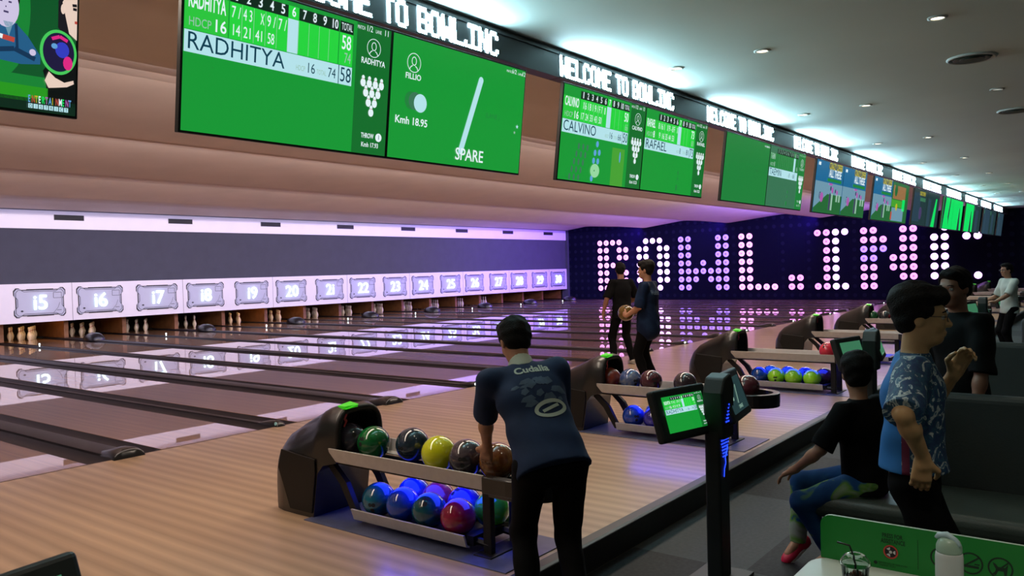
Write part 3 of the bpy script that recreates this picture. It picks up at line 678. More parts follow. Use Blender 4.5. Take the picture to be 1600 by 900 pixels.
for key, (c0, rows) in RL.items():
    t = thing('lit_letter', f'dotted lamp sign on the black far wall: {word[key]}', 'lit sign', (WX-.005, 21.53-c0*.3735, .56), 0, 'dotted lamp letters on the far wall')
    ncol = len(rows[0])
    MB().bb(0, .004, -ncol*.3735+.19, .19, -.19, 7*.38-.19).obj('lamp_panel', m_lpanel, t)
    for r, row in enumerate(rows):
        for c, v in enumerate(row):
            if v != '1': continue
            k = dict(B='pink', O='white', W='violet', L='pink', dot='rosy', I='white' if c >= 2 else 'rosy', N='violet' if (r in (2, 3) and c < 3) else 'rosy', C='white')[key]
            o = bpy.data.objects.new('dot_lamp', LME[k]); COL.objects.link(o); o.parent = t; o.location = (0, -c*.3735, (6-r)*.38)
# ------------------------------------------------------------------ bowling balls
BM = {}
def ball_mat(key):
    if key in BM: return BM[key]
    spec = dict(
        darkpurple=[(30, 26, 38), (70, 62, 78)], green=[(10, 70, 34), (22, 112, 52)], navy=[(20, 30, 44), (40, 56, 74)], yellow=[(196, 196, 10), (222, 224, 30)],
        blackswirl=[(22, 20, 26), (58, 48, 58), (120, 104, 104)], gold=[(30, 18, 12), (110, 62, 30), (210, 160, 90)], teal=[(6, 48, 84), (16, 110, 130)], blue=[(14, 34, 120), (30, 80, 190)],
        petrol=[(8, 44, 70), (14, 96, 96)], magenta=[(110, 14, 44), (176, 30, 74)], pinkred=[(190, 30, 50), (226, 60, 80)], lime=[(120, 204, 20), (168, 236, 50)], redswirl=[(60, 30, 24), (150, 50, 36)],
        bluewhite=[(30, 46, 90), (70, 90, 140), (180, 170, 130)], maroon=[(50, 20, 30), (92, 40, 50)], dark=[(34, 26, 34), (66, 52, 60)], royal=[(10, 40, 110), (22, 80, 170)], indigo=[(30, 24, 110), (60, 50, 170)], neonlime=[(90, 190, 20), (60, 200, 40)], brown=[(40, 30, 16), (130, 100, 40)],
        seagreen=[(8, 90, 70), (20, 130, 90)], black=[(18, 18, 22), (40, 40, 46)], greenblack=[(10, 30, 20), (30, 96, 50)])[key]
    BM[key] = pattern('ball_'+key, spec, 7, .12, dist=2.2, coat=.6)
    return BM[key]
BR = .108
ball_me = MB().sphere((0, 0, 0), BR, 28, 18).mesh('bowling_ball', ball_mat('navy'), True)
hm = MB()
for a, b, r in ((-.11, .12, .0125), (.11, .12, .0125), (0, -.22, .0145)):
    d = Vector((a, b, 1)).normalized(); q = d.to_track_quat('Z', 'Y').to_matrix().to_4x4()
    hm.add([tuple(q @ Vector((r*math.cos(2*PI*k/12), r*math.sin(2*PI*k/12), BR*.9985))) for k in range(12)], [tuple(range(12))])
m_hole = mat('finger_hole_black', (6, 6, 6), .8)
hole_me = hm.mesh('finger_holes', m_hole, fix=False)
def ball(key, loc, label, group, holes=None):
    o = bpy.data.objects.new('bowling_ball', ball_me.copy()); o.data.materials[0] = ball_mat(key)
    COL.objects.link(o); o.location = loc
    tag(o, label, 'bowling ball', group)
    d = Vector(holes) if holes else Vector((random.uniform(-1, 1), random.uniform(-1, 1), random.uniform(-.2, 1)))
    o.rotation_euler = d.to_track_quat('Z', 'Y').to_euler()
    h = bpy.data.objects.new('finger_holes', hole_me); COL.objects.link(h); h.parent = o
    return o
# ------------------------------------------------------------------ ball return (origin on the approach floor below the tray's centre line, at Y = 0)
m_uv = emis('blue_led', (40, 60, 255), 1.2)
m_sticker = emis('green_sticker', (60, 200, 30), .35, (60, 200, 30))
m_redmark = mat('red_mark', (150, 30, 40), .5)
m_plate = mat('floor_plate_grey', (96, 102, 130), .3, metal=.3, noise=.15, nscale=14)
m_brack = mat('tray_bracket_brown', (66, 54, 46), .45, noise=.1)
def arch(hw, z0, z1, y, n=14, p=.55):
    out = [(-hw, y, z0)]
    for i in range(n+1):
        a = PI-PI*i/n
        out.append((hw*math.copysign(abs(math.cos(a))**p, math.cos(a)), y, z0+(z1-z0)*(.42+.58*abs(math.sin(a))**.75)))
    out.append((hw, y, z0))
    return out
def ball_return(label, loc):
    t = thing('ball_return', label, 'ball return', loc, 0, 'ball returns along the approach')
    mb = MB()
    outer = [(.150, .50, .60, 4.14), (.205, .385, .745, 4.13), (.222, .375, .755, 4.18), (.228, .36, .742, 4.24), (.232, .30, .725, 4.29), (.236, .0, .70, 4.34), (.240, .0, .615, 4.52), (.236, .0, .54, 4.66), (.222, .005, .46, 4.74), (.19, .03, .36, 4.79)]
    inner = [(.135, .43, .60, 4.38), (.165, .40, .69, 4.24), (.170, .395, .70, 4.13)]
    rings = [arch(*[r[i] for i in (0, 1, 2, 3)]) for r in inner]+[arch(r[0], r[1], r[2], r[3]) for r in outer[1:]]
    mb.loft(rings[:3], True, False); nin = len(mb.f)
    mb.mi = [1]*nin; mb.cur = 0
    base = len(mb.v)
    mb.loft(rings[2:], False, True)
    mb.cur = 1
    h = mb.obj('hood', [m_gloss, m_black], t, auto=55)
    # lower side panels, set off by a seam
    for s in (-1, 1):
        sp = MB(); sp.prism([(4.345, .03), (4.58, .03), (4.70, .30), (4.66, .43), (4.30, .40), (4.30, .30)], 'X', s*.236, s*.246)
        sp.obj('side_panel', m_satin, t, bevel=.006)
    MB().tube([(x*.97, 4.13, z) for x, y, z in arch(.19, .40, .725, 0, 14)], .022, 8).obj('mouth_rim', m_satin, t, smooth=True)
    fl = MB(); fl.add([(-.13, 4.10, .732), (-.02, 4.10, .752), (-.02, 4.19, .764), (-.13, 4.19, .748)], [(0, 1, 2, 3)]); fl.bb(-.13, -.02, 4.112, 4.18, .73, .750)
    fl.obj('green_sticker', m_sticker, t)
    rm = Flat(0, 4.104); rm.line('r', [(-.125, .70), (-.145, .665), (-.125, .66), (-.15, .62)], .014, 0); rm.build(t, {'r': 'red_mark'}, {'r': m_redmark})
    # upper tray
    for s in (-1, 1):
        MB().prism([(s*.215, .485), (s*.228, .485), (s*.205, .395), (s*.165, .385), (s*.165, .395), (s*.195, .405)], 'Y', 2.86, 4.18).obj('tray_rail', m_alu, t, bevel=.003)
        MB().prism([(s*.205, .48), (s*.222, .478), (s*.20, .40), (s*.185, .40)], 'Y', 4.18, 4.36).obj('rail_bracket', m_brack, t)
        MB().tube([(s*.075, 2.6, .398), (s*.075, 4.05, .398)], .012, 8).obj('tray_runner', m_satin, t, smooth=True)
    MB().bb(-.165, .165, 2.7, 4.2, .372, .384).obj('tray_bed', m_satin, t)
    MB().bb(-.012, .012, 2.95, 3.95, .3845, .392).obj('led_strip', m_uv, t)
    ep = [(.232*math.cos(a), 2.70+.24*math.sin(a)*1.0) for a in [PI+PI*i/16 for i in range(17)]]
    ip = [(.17*math.cos(a), 2.70+.18*math.sin(a)) for a in [2*PI-PI*i/16 for i in range(17)]]
    e = MB(); e.prism([(-.232, 2.87)]+ep+[(.232, 2.87), (.17, 2.87)]+ip+[(-.17, 2.87)], 'Z', .385, .478)
    e.prism([(-.2, 2.85)]+[(x*.9, y) for x, y in ep]+[(.2, 2.85)], 'Z', .36, .39)
    e.obj('tray_end', m_gloss, t, bevel=.006)
    # lower tray
    for s in (-1, 1):
        MB().prism([(s*.21, .118), (s*.225, .118), (s*.20, .045), (s*.17, .035), (s*.17, .045), (s*.19, .055)], 'Y', 3.02, 3.98).obj('lower_rail', m_alu, t, bevel=.003)
    MB().bb(-.19, .19, 3.04, 3.97, .04, .062).obj('lower_bed', m_satin, t)
    MB().bb(-.16, .16, 3.0, 3.05, .045, .10).obj('lower_end_bar', m_satin, t)
    for s in (-1, 1):
        MB().prism([(2.885, 0), (2.945, 0), (2.945, .375), (2.885, .375)], 'X', s*.12-.02, s*.12+.02).obj('leg', m_satin, t, bevel=.005)
        MB().tube([(s*.12, 2.91, .06), (s*.12, 3.06, .07)], .022, 6).obj('leg_brace', m_satin, t)
        MB().prism([(4.27, .36), (4.20, .36), (4.08, .26), (3.96, .05), (4.02, .05), (4.14, .24)], 'X', s*.15-.018, s*.15+.018).obj('tray_strut', m_satin, t)
    MB().bb(-.19, .19, 2.85, 2.98, .002, .014).obj('foot_plate', m_satin, t, bevel=.004)
    MB().bb(-.30, .30, 2.66, 4.36, .0, .006).obj('floor_plate', m_plate, t)
    return t
ords = ['nearest', 'second nearest', 'third nearest', 'fourth nearest', 'fifth nearest', 'sixth nearest', 'seventh nearest', 'eighth nearest', 'ninth nearest', 'farthest']
extra = ['with the yellow ball', 'behind the score console', 'with lime balls on its lower tray', 'behind the seated boy', 'with a far red ball', 'beyond the boy in the patterned shirt', 'right of the last letter lamps', '', '', 'by the dotted far wall']
r0 = ball_return('black ball return nearest the camera, with the yellow ball', (X0, 0, 0))
RET = [r0]
for i in range(1, 10):
    RET.append(copy_thing(r0, (X0+2*P*i, 0, 0), 0, f'black ball return, {ords[i]} to the camera{", "+extra[i] if extra[i] else ""}'))
def rb(i, key, dx, y, z, label, lvl, holes=None):
    ball(key, (X0+2*P*i+dx, y, z), label, f'balls on the {lvl} tray of the {ords[i]} ball return', holes)
UZ, LZ = .515, .172
rb(0, 'darkpurple', -.045, 4.165, UZ, 'dark purple ball inside the mouth of the nearest ball return', 'upper')
rb(0, 'green', -.04, 3.945, UZ, 'dark green ball beside the mouth of the nearest ball return', 'upper')
rb(0, 'navy', .05, 3.68, UZ, 'dark blue ball on the upper tray, between the green and the yellow ball', 'upper')
rb(0, 'yellow', -.045, 3.36, UZ, 'bright yellow ball on the upper tray of the nearest ball return', 'upper', (.3, -1, .1))
rb(0, 'blackswirl', -.04, 3.14, UZ, 'black ball with grey swirls, right of the yellow one', 'upper', (-.8, -.4, .0))
rb(0, 'gold', -.02, 2.92, UZ, 'gold and brown marbled ball at the tray end by the bowler', 'upper', (.8, -.4, .7))
rb(0, 'teal', -.10, 3.845, LZ, 'teal ball first in the front row below, by the nearest hood', 'lower', (-.9, -.35, -.2))
rb(0, 'blue', -.10, 3.625, LZ, 'blue ball second in the front row of the nearest lower tray', 'lower', (.8, .3, .7))
rb(0, 'petrol', -.10, 3.40, LZ, 'petrol blue ball with finger holes, left of the dark red one', 'lower', (-.6, -.3, .75))
rb(0, 'magenta', -.10, 3.165, LZ, 'dark red ball at the right end of the nearest lower tray', 'lower', (-.3, .6, .75))
rb(0, 'royal', .12, 3.75, LZ, 'dark blue ball in the back row, behind the teal and blue ones', 'lower')
rb(0, 'pinkred', .12, 3.53, LZ, 'red ball in the back row of the nearest lower tray', 'lower')
rb(0, 'indigo', .12, 3.31, LZ, 'indigo ball in the back row, between the red and the lime ball', 'lower')
rb(0, 'neonlime', .12, 3.09, LZ, 'bright lime green ball at the back right of the nearest lower tray', 'lower')
rb(1, 'redswirl', -.03, 4.14, UZ, 'red and brown marbled ball in the mouth of the second ball return', 'upper')
rb(1, 'bluewhite', -.03, 3.91, UZ, 'blue ball with pale marks, next to the marbled red one', 'upper', (-.5, -.8, -.1))
rb(1, 'maroon', -.03, 3.685, UZ, 'maroon ball right of the blue one with pale marks', 'upper')
rb(1, 'dark', -.03, 3.33, UZ, 'dark plum ball just above the score console', 'upper')
rb(1, 'maroon', .02, 2.75, UZ, 'dark red ball at the tray end, peeking out behind the console', 'upper')
rb(1, 'blue', -.10, 3.845, LZ, 'bright blue ball left of the console on the second lower tray', 'lower')
rb(1, 'indigo', -.10, 3.62, LZ, 'violet blue ball half behind the console', 'lower')
rb(1, 'seagreen', .12, 3.72, LZ, 'sea green ball behind the bright blue one on the second lower tray', 'lower')
rb(2, 'royal', -.10, 3.85, LZ, 'blue ball left of the three lime green ones', 'lower')
rb(2, 'lime', -.10, 3.63, LZ, 'lime green ball with finger holes, left of three', 'lower', (-.9, -.2, -.15))
rb(2, 'lime', -.10, 3.41, LZ, 'lime green ball in the middle of three', 'lower', (1, .2, .1))
rb(2, 'lime', -.10, 3.18, LZ, 'lime green ball right of three, by the tray leg', 'lower', (1, -.2, .1))
rb(2, 'seagreen', .12, 3.78, LZ, 'sea green ball behind the blue one on the lime tray', 'lower')
rb(2, 'teal', .12, 3.55, LZ, 'teal ball behind the left lime ball', 'lower')
rb(2, 'royal', .12, 3.33, LZ, 'dark blue ball behind the middle lime ball', 'lower')
rb(2, 'maroon', .12, 3.10, LZ, 'maroon ball behind the right lime ball', 'lower')
rb(2, 'pinkred', -.03, 3.0, UZ, 'pinkish red ball on the upper rail above the lime balls', 'upper', (-.6, .2, .6))
rb(3, 'pinkred', -.10, 3.80, LZ, 'red ball behind the pinkish red one, on the fourth lower tray', 'lower')
rb(3, 'black', -.10, 3.58, LZ, 'black ball right of the red one, left of the far console', 'lower')
rb(4, 'greenblack', -.05, 4.08, UZ, 'green and black ball far back, left of the boy in the patterned shirt', 'upper')
rb(4, 'black', -.05, 3.86, UZ, 'black ball between the far green one and the far red one', 'upper')
rb(4, 'pinkred', -.05, 3.64, UZ, 'red ball far back, touching the head of the boy in the patterned shirt', 'upper')
# ------------------------------------------------------------------ score consoles
m_con = mat('console_dark_green_black', (26, 33, 32), .45, noise=.1, nscale=10)
m_bled = emis('console_blue_led', (30, 60, 255), 4.)
def console(label, loc, detailed):
    t = thing('score_console', label, 'console', loc, 0, 'score consoles at the step')
    MB().bb(-.068, .068, -.045, .045, .0, .93).obj('pole', m_con, t, bevel=.012)
    MB().prism([(-.065, .80), (.065, .80), (.085, 1.09), (.045, 1.16), (-.045, 1.14), (-.085, 1.06)], 'Y', -.075, .045).obj('neck', m_con, t, bevel=.012)
    MB().bb(-.16, .16, -.14, .14, 0, .015).obj('base_plate', m_satin, t, bevel=.004)
    for nm, c, yaw, tilt in (('a', (-.205, .084, .968), 256.7, 17.8), ('b', (.212, -.035, 1.017), 279.4, 20.)):
        y, ti = math.radians(yaw), math.radians(tilt)
        n = Vector((math.cos(y)*math.cos(ti), math.sin(y)*math.cos(ti), math.sin(ti))); r = Vector((0, 0, 1)).cross(n).normalized(); u = n.cross(r)
        R = Matrix((r, u, n)).transposed().to_4x4(); R.translation = c
        hb = MB(); hb.box((0, 0, -.035), (.44, .285, .06), R); b = hb.obj('monitor_housing', m_con, t, bevel=.016, seg=3)
        sb = MB(); sb.box((0, 0, -.004), (.335, .196, .006), R)
        s = sb.obj('monitor_screen', EM['green'] if (detailed and nm == 'a') else EM['teal' if not detailed else 'dim'] if not (nm == 'b' and detailed) else EM['dim'], b)
        if detailed:
            fl = Flat(.0012)
            RR = R @ Matrix.Rotation(-PI/2, 4, 'X') @ Matrix.Translation((0, -.0005, 0))
            if nm == 'a':
                scoreboard('RADHITYA', '16', ['7 /', '4 3', 'X', '9 /', '7 /'], ['14', '21', '41', '58'], '58', '74', 5, '11')(fl, -.69, .69, -.40, .40)
                for mb in fl.m.values(): mb.v = [(x*.2425, y, z*.2425) for x, y, z in mb.v]
            else:
                fl.line('grey', [(-.03, -.05), (.02, .055)], .008, 1); fl.text('grey', 'SPARE', 0, -.082, .03, 1, 'CENTER'); fl.disc('grey', -.11, -.01, .016, 1)
            for k, mb in fl.m.items():
                mb.v = [tuple(RR @ Vector(v)) for v in mb.v]; mb.obj(k[1] or NM.get(k[0], 'graphics'), EM[k[0]], s, fix=False)
    if detailed:
        fl = Flat(.002, -.0755)
        for i in range(6):
            for j in range(6-i): fl.disc('l', (j-(5-i)/2)*.018, .90+.018*i, .0055, 1, 8)
        d2 = Flat(.002, -.0465)
        for i in range(6):
            for j in range(6-i//2): d2.disc('l', (j-(5-i//2)/2)*.018, .79-.018*i, .0055, 1, 8)
        d2.line('l', [(.03, .75), (.035, .735), (.0, .69), (.008, .66), (-.012, .63), (-.02, .585)], .009, 1)
        fl.build(t, {'l': 'led_triangle'}, {'l': m_bled}); d2.build(t, {'l': 'led_pattern'}, {'l': m_bled})
    return t
c1 = console('score console with green scores and blue lights, right of the bowler', (4.25, 1.865, FLOOR), True)
c0 = console('score console cut off by the lower left picture corner', (.42, 1.90, FLOOR), False)
for i, lab in enumerate(['score console with a dim green screen, behind the seated boy', 'score console hidden behind the man in black', 'score console left of the man in the white shirt', 'score console at the right picture edge, by the man in the white shirt']):
    copy_thing(c0, (7.57+3.32*i, 1.865, FLOOR), 0, lab)
# ------------------------------------------------------------------ benches
m_leather = mat('dark_green_grey_leather', (60, 68, 62), .42, noise=.08, nscale=5, bump=.15, bscale=90)
m_leather2 = mat('grey_leather_back', (54, 60, 59), .5, noise=.06, nscale=4, bump=.1, bscale=90)
def bench(label, x):
    t = thing('bench', label, 'bench', (x, 0, FLOOR), 0, 'leather benches facing the tables')
    def pad(nm, x0, x1, y0, y1, z0, z1, rad, m):
        o = MB().bb(x0, x1, y0, y1, z0, z1).obj(nm, m, t, bevel=rad, seg=4); shade_auto(o.data, 60); return o
    pad('seat', -.02, .62, -2.2, 1.46, .335, .46, .05, m_leather)
    MB().bb(.06, .60, -2.15, 1.40, 0, .34).obj('plinth', m_black, t)
    for a, b in ((1.13, -.62), (-.64, -2.2)):
        o = MB().prism([(.62, .40), (.64, .985), (.74, .985), (.76, .40)], 'Y', b, a).obj('backrest', m_leather2, t, bevel=.045, seg=4)
    return t
b1 = bench('long dark leather bench the boy sits on, behind the green sign', 4.58)
copy_thing(b1, (4.58+3.32, 0, FLOOR), 0, 'second dark leather bench, its rounded back beyond the man in black')
copy_thing(b1, (4.58+6.64, 0, FLOOR), 0, 'third dark leather bench, far back below the man in the white shirt')
# ------------------------------------------------------------------ table with the green divider sign
m_table = mat('white_table_top', (200, 206, 200), .3, noise=.03)
TZ = .607
t = thing('table', 'white table at the lower right corner, under the cup and bottle', 'table', (2.4, .35, FLOOR))
poly = []
for (cx, cy, a0) in ((.33, .44, 0), (-.38, .44, 90), (-.38, -.9, 180), (.33, -.9, 270)):
    for i in range(7):
        a = math.radians(a0+15*i); poly.append((cx+.09*math.cos(a), cy+.09*math.sin(a)))
MB().prism(poly, 'Z', TZ-FLOOR-.03, TZ-FLOOR).obj('table_top', m_table, t, bevel=.004)
for y in (.1, -.6):
    MB().lathe([(.03, .02), (.03, TZ-FLOOR-.03)], 12, (0, y, 0)).obj('pedestal', m_satin, t)
    MB().lathe([(.22, 0), (.22, .012), (.05, .03)], 20, (0, y, 0)).obj('table_foot', m_satin, t)
m_signg = mat('divider_green', (14, 128, 44), .45, noise=.03)
m_signedge = mat('divider_white_edge', (170, 190, 178), .5)
m_print = mat('divider_dark_print', (10, 44, 24), .6)
m_btnred = mat('button_red_ring', (190, 60, 50), .4)
t = thing('divider_sign', 'green table divider with printed notices, standing on the white table', 'sign', (2.80, 0, TZ))
y1, y0, hh = .858, -.75, .150
sh = [(y0, 0), (y1, 0)]+[(y1-.035+.035*math.cos(math.radians(a)), hh-.035+.035*math.sin(math.radians(a))) for a in (0, 18, 36, 54, 72, 90)]+[(y0, hh)]
MB().prism(sh, 'X', 0, .012).obj('board', m_signedge, t)
def onboard(fl):  # panel x -> world -Y, facing -X
    for k, mb in fl.m.items(): mb.v = [(y, -x, z) for x, y, z in mb.v]
fl = Flat(.0008, 0)
fl.poly('g', [(-y, z) for y, z in sh], 1)
BY = lambda y: -y
fl.text('k', 'PRESS FOR', BY(.63), .106, .020, 2, 'CENTER', fit=.062, bold=.0004); fl.text('k', 'ASSISTANCE', BY(.628), .088, .020, 2, 'CENTER', fit=.074, bold=.0004)
fl.rect('k', BY(.555), BY(.555)+.0015, .02, .115, 2)
for i in range(2): fl.text('k', 'SERVICE WILL BE HERE SOON' if i == 0 else 'THANK YOU', BY(.672), .018-.008*i, .0085, 2, 'LEFT', fit=.085 if i == 0 else .05)
fl.disc('k', BY(.682), .018, .006, 2, 10)
for yy, kind in ((.485, 'box'), (.406, 'smoke'), (.327, 'dog')):
    x, z = BY(yy), .070
    fl.ring('k', x, z, .034, .005, 2)
    if kind == 'box': fl.rect('k', x-.012, x+.012, z-.02, z+.005, 2); fl.rect('k', x-.004, x+.004, z+.005, z+.018, 2)
    if kind == 'smoke': fl.rect('k', x-.026, x+.022, z-.014, z-.006, 2); fl.line('k', [(x-.026, z-.016), (x+.024, z+.022)], .005, 3); fl.rect('k', x+.01, x+.024, z-.003, z+.001, 2)
    if kind == 'dog':
        fl.poly('k', [(x-.018, z+.008), (x-.02, z+.016), (x-.012, z+.012), (x-.006, z+.004), (x+.012, z+.004), (x+.02, z+.016), (x+.018, z-.004), (x+.016, z-.02), (x+.01, z-.02), (x+.008, z-.008), (x-.006, z-.008), (x-.012, z-.022), (x-.018, z-.022), (x-.012, z-.004)], 2)
    if kind != 'smoke': fl.line('k', [(x-.023, z-.023), (x+.023, z+.023)], .004, 3)
onboard(fl); fl.build(t, {'g': 'green_face', 'k': 'print'}, {'g': m_signg, 'k': m_print})
fl = Flat(.0008, -.0)
fl.ring('r', BY(.635), .061, .0225, .005, 4); fl.disc('k', BY(.635), .061, .018, 4); fl.disc('w', BY(.635), .061, .005, 5, 12)
for a in (0, 120, 240): fl.poly('w', [(BY(.635)+.008*math.cos(math.radians(a-20)), .061+.008*math.sin(math.radians(a-20))), (BY(.635)+.016*math.cos(math.radians(a-25)), .061+.016*math.sin(math.radians(a-25))), (BY(.635)+.016*math.cos(math.radians(a+25)), .061+.016*math.sin(math.radians(a+25))), (BY(.635)+.008*math.cos(math.radians(a+20)), .061+.008*math.sin(math.radians(a+20)))], 5)
onboard(fl); fl.build(t, {'r': 'button_ring', 'k': 'button_face', 'w': 'button_symbol'}, {'r': m_btnred, 'k': m_black, 'w': mat('button_white', (200, 200, 200), .5)})
# iced drink cup
def glassy(name, rgb, rough=.03):
    m, nt, b = new_mat(name); b.inputs['Base Color'].default_value = (*lin(rgb), 1); b.inputs['Roughness'].default_value = rough; b.inputs['Transmission Weight'].default_value = 1; b.inputs['IOR'].default_value = 1.15
    return m
m_clear = glassy('clear_plastic', (235, 245, 242))
cx, cy = 2.52, .672
t = thing('drink_cup', 'clear plastic cup with a domed lid, dark drink and black straw', 'cup', (cx, cy, TZ))
wall = MB(); wall.lathe([(.030, .0), (.0315, .002), (.0405, .098), (.042, .100), (.0385, .100), (.0295, .004)], 24); wall.obj('cup_wall', m_clear, t, smooth=True)
MB().lathe([(.0445, .099), (.0455, .103), (.040, .112), (.030, .126), (.018, .132), (.0165, .1315), (.028, .124), (.038, .110), (.042, .101)], 24).obj('lid', m_clear, t, smooth=True)
MB().lathe([(.029, .006), (.0345, .048), (.001, .050)], 20).obj('drink', pattern('dark_drink', [(16, 10, 8), (44, 22, 14)], 60, .1), t, smooth=True)
ice = MB()
for i in range(9):
    a = i*2.4; ice.box((.018*math.cos(a), .018*math.sin(a), .052+.003*(i % 3)), (.012, .012, .009), Matrix.Translation((0, 0, 0)))
ice.obj('topping', mat('brown_topping', (120, 54, 40), .4), t)
MB().tube([(.012, -.02, .008), (-.002, .008, .135), (-.006, .014, .155), (-.004, .05, .158)], .0032, 8).obj('straw', mat('black_straw', (14, 14, 14), .4), t, smooth=True)
# bottle
bx, by = 2.60, .432
t = thing('water_bottle', 'white insulated bottle with a pale green flip cap, before the green sign', 'bottle', (bx, by, TZ))
m_bot = mat('bottle_white', (190, 196, 196), .45, noise=.02)
m_bcap = mat('bottle_cap_green', (150, 176, 160), .35)
MB().lathe([(.034, 0), (.037, .004), (.037, .145), (.0355, .157), (.033, .161)], 28).obj('bottle_body', m_bot, t, smooth=True)
MB().lathe([(.0335, .159), (.0345, .165), (.034, .178), (.029, .192), (.022, .200), (.01, .204)], 28).obj('bottle_cap', m_bcap, t, smooth=True)
MB().tube([(-.012, -.030, .184), (-.010, -.018, .200), (-.006, .004, .211), (-.002, .026, .206), (.0, .034, .196)], [.006, .008, .0095, .008, .005], 8).obj('carry_loop', mat('loop_pale_blue', (170, 196, 206), .35), t, smooth=True)
# ------------------------------------------------------------------ ceiling things
m_trim = mat('downlight_trim', (200, 200, 195), .4)
m_lens = emis('downlight_lens', (255, 240, 210), 6.)
m_lensoff = emis('downlight_lens_dim', (220, 225, 215), .7)
LP = [(6.76, 1.15), (6.75, 2.48), (6.78, 3.29), (10.07, 1.15), (9.95, 2.45), (10.0, 3.18), (13.25, 2.40), (13.34, 3.12), (16.47, 2.40), (16.66, 3.12), (19.9, 2.45), (19.86, 3.07), (23.1, 2.42), (23.3, 3.01), (26.4, 2.45), (26.5, 3.05), (29.5, 2.42), (29.4, 3.01), (32.7, 2.42), (32.7, 3.05), (3.5, 1.15), (3.5, 2.47)]
trim_me = MB().lathe([(.07, 0), (.07, -.006), (.05, -.012), (.046, -.004), (.046, 0)], 20).mesh('trim_ring', m_trim, True)
lens_me = MB().lathe([(.045, -.002), (.045, -.0035), (.001, -.006)], 20).mesh('lens', m_lens, True); lens2 = MB().lathe([(.045, -.002), (.045, -.0035), (.001, -.006)], 20).mesh('lens', m_lensoff, True)
rows = {}
for i, (x, y) in enumerate(LP):
    if x < 4: continue
    row = 'row nearest the room' if y < 1.5 else ('middle row' if y < 2.8 else 'row beside the welcome signs')
    rows[row] = rows.get(row, 0)+1
    t = thing('ceiling_downlight', f'small round ceiling downlight, {["first","second","third","fourth","fifth","sixth","seventh","eighth","ninth"][rows[row]-1]} of the {row}', 'ceiling light', (x, y, CEIL), 0, 'downlights in the grey ceiling')
    for nm, me in (('trim_ring', trim_me), ('lens', lens2 if (x, y) == (10.07, 1.15) else lens_me)):
        o = bpy.data.objects.new(nm, me); COL.objects.link(o); o.parent = t
m_diff = mat('diffuser_grey', (96, 104, 100), .5); m_diffd = mat('diffuser_dark', (40, 44, 42), .6)
for i, (x, y, lab) in enumerate(((8.32, 1.145, 'larger round air diffuser in the grey ceiling, nearer the camera'), (11.68, 1.14, 'round air diffuser in the grey ceiling at the right picture edge'))):
    t = thing('air_diffuser', lab, 'air vent', (x, y, CEIL), 0, 'round air diffusers in the ceiling')
    MB().lathe([(.20, 0), (.205, -.008), (.185, -.02), (.17, -.006), (.17, 0)], 28).obj('diffuser_rim', m_trim, t, smooth=True)
    for k, r in enumerate((.13, .08, .035)):
        MB().lathe([(r-.022, -.004), (r+.02, -.020), (r+.022, -.018), (r-.015, -.001)], 24).obj('diffuser_cone', m_diff, t, smooth=True)
    MB().lathe([(.165, -.002), (.165, -.003), (.002, -.004)], 24).obj('diffuser_throat', m_diffd, t, smooth=True)
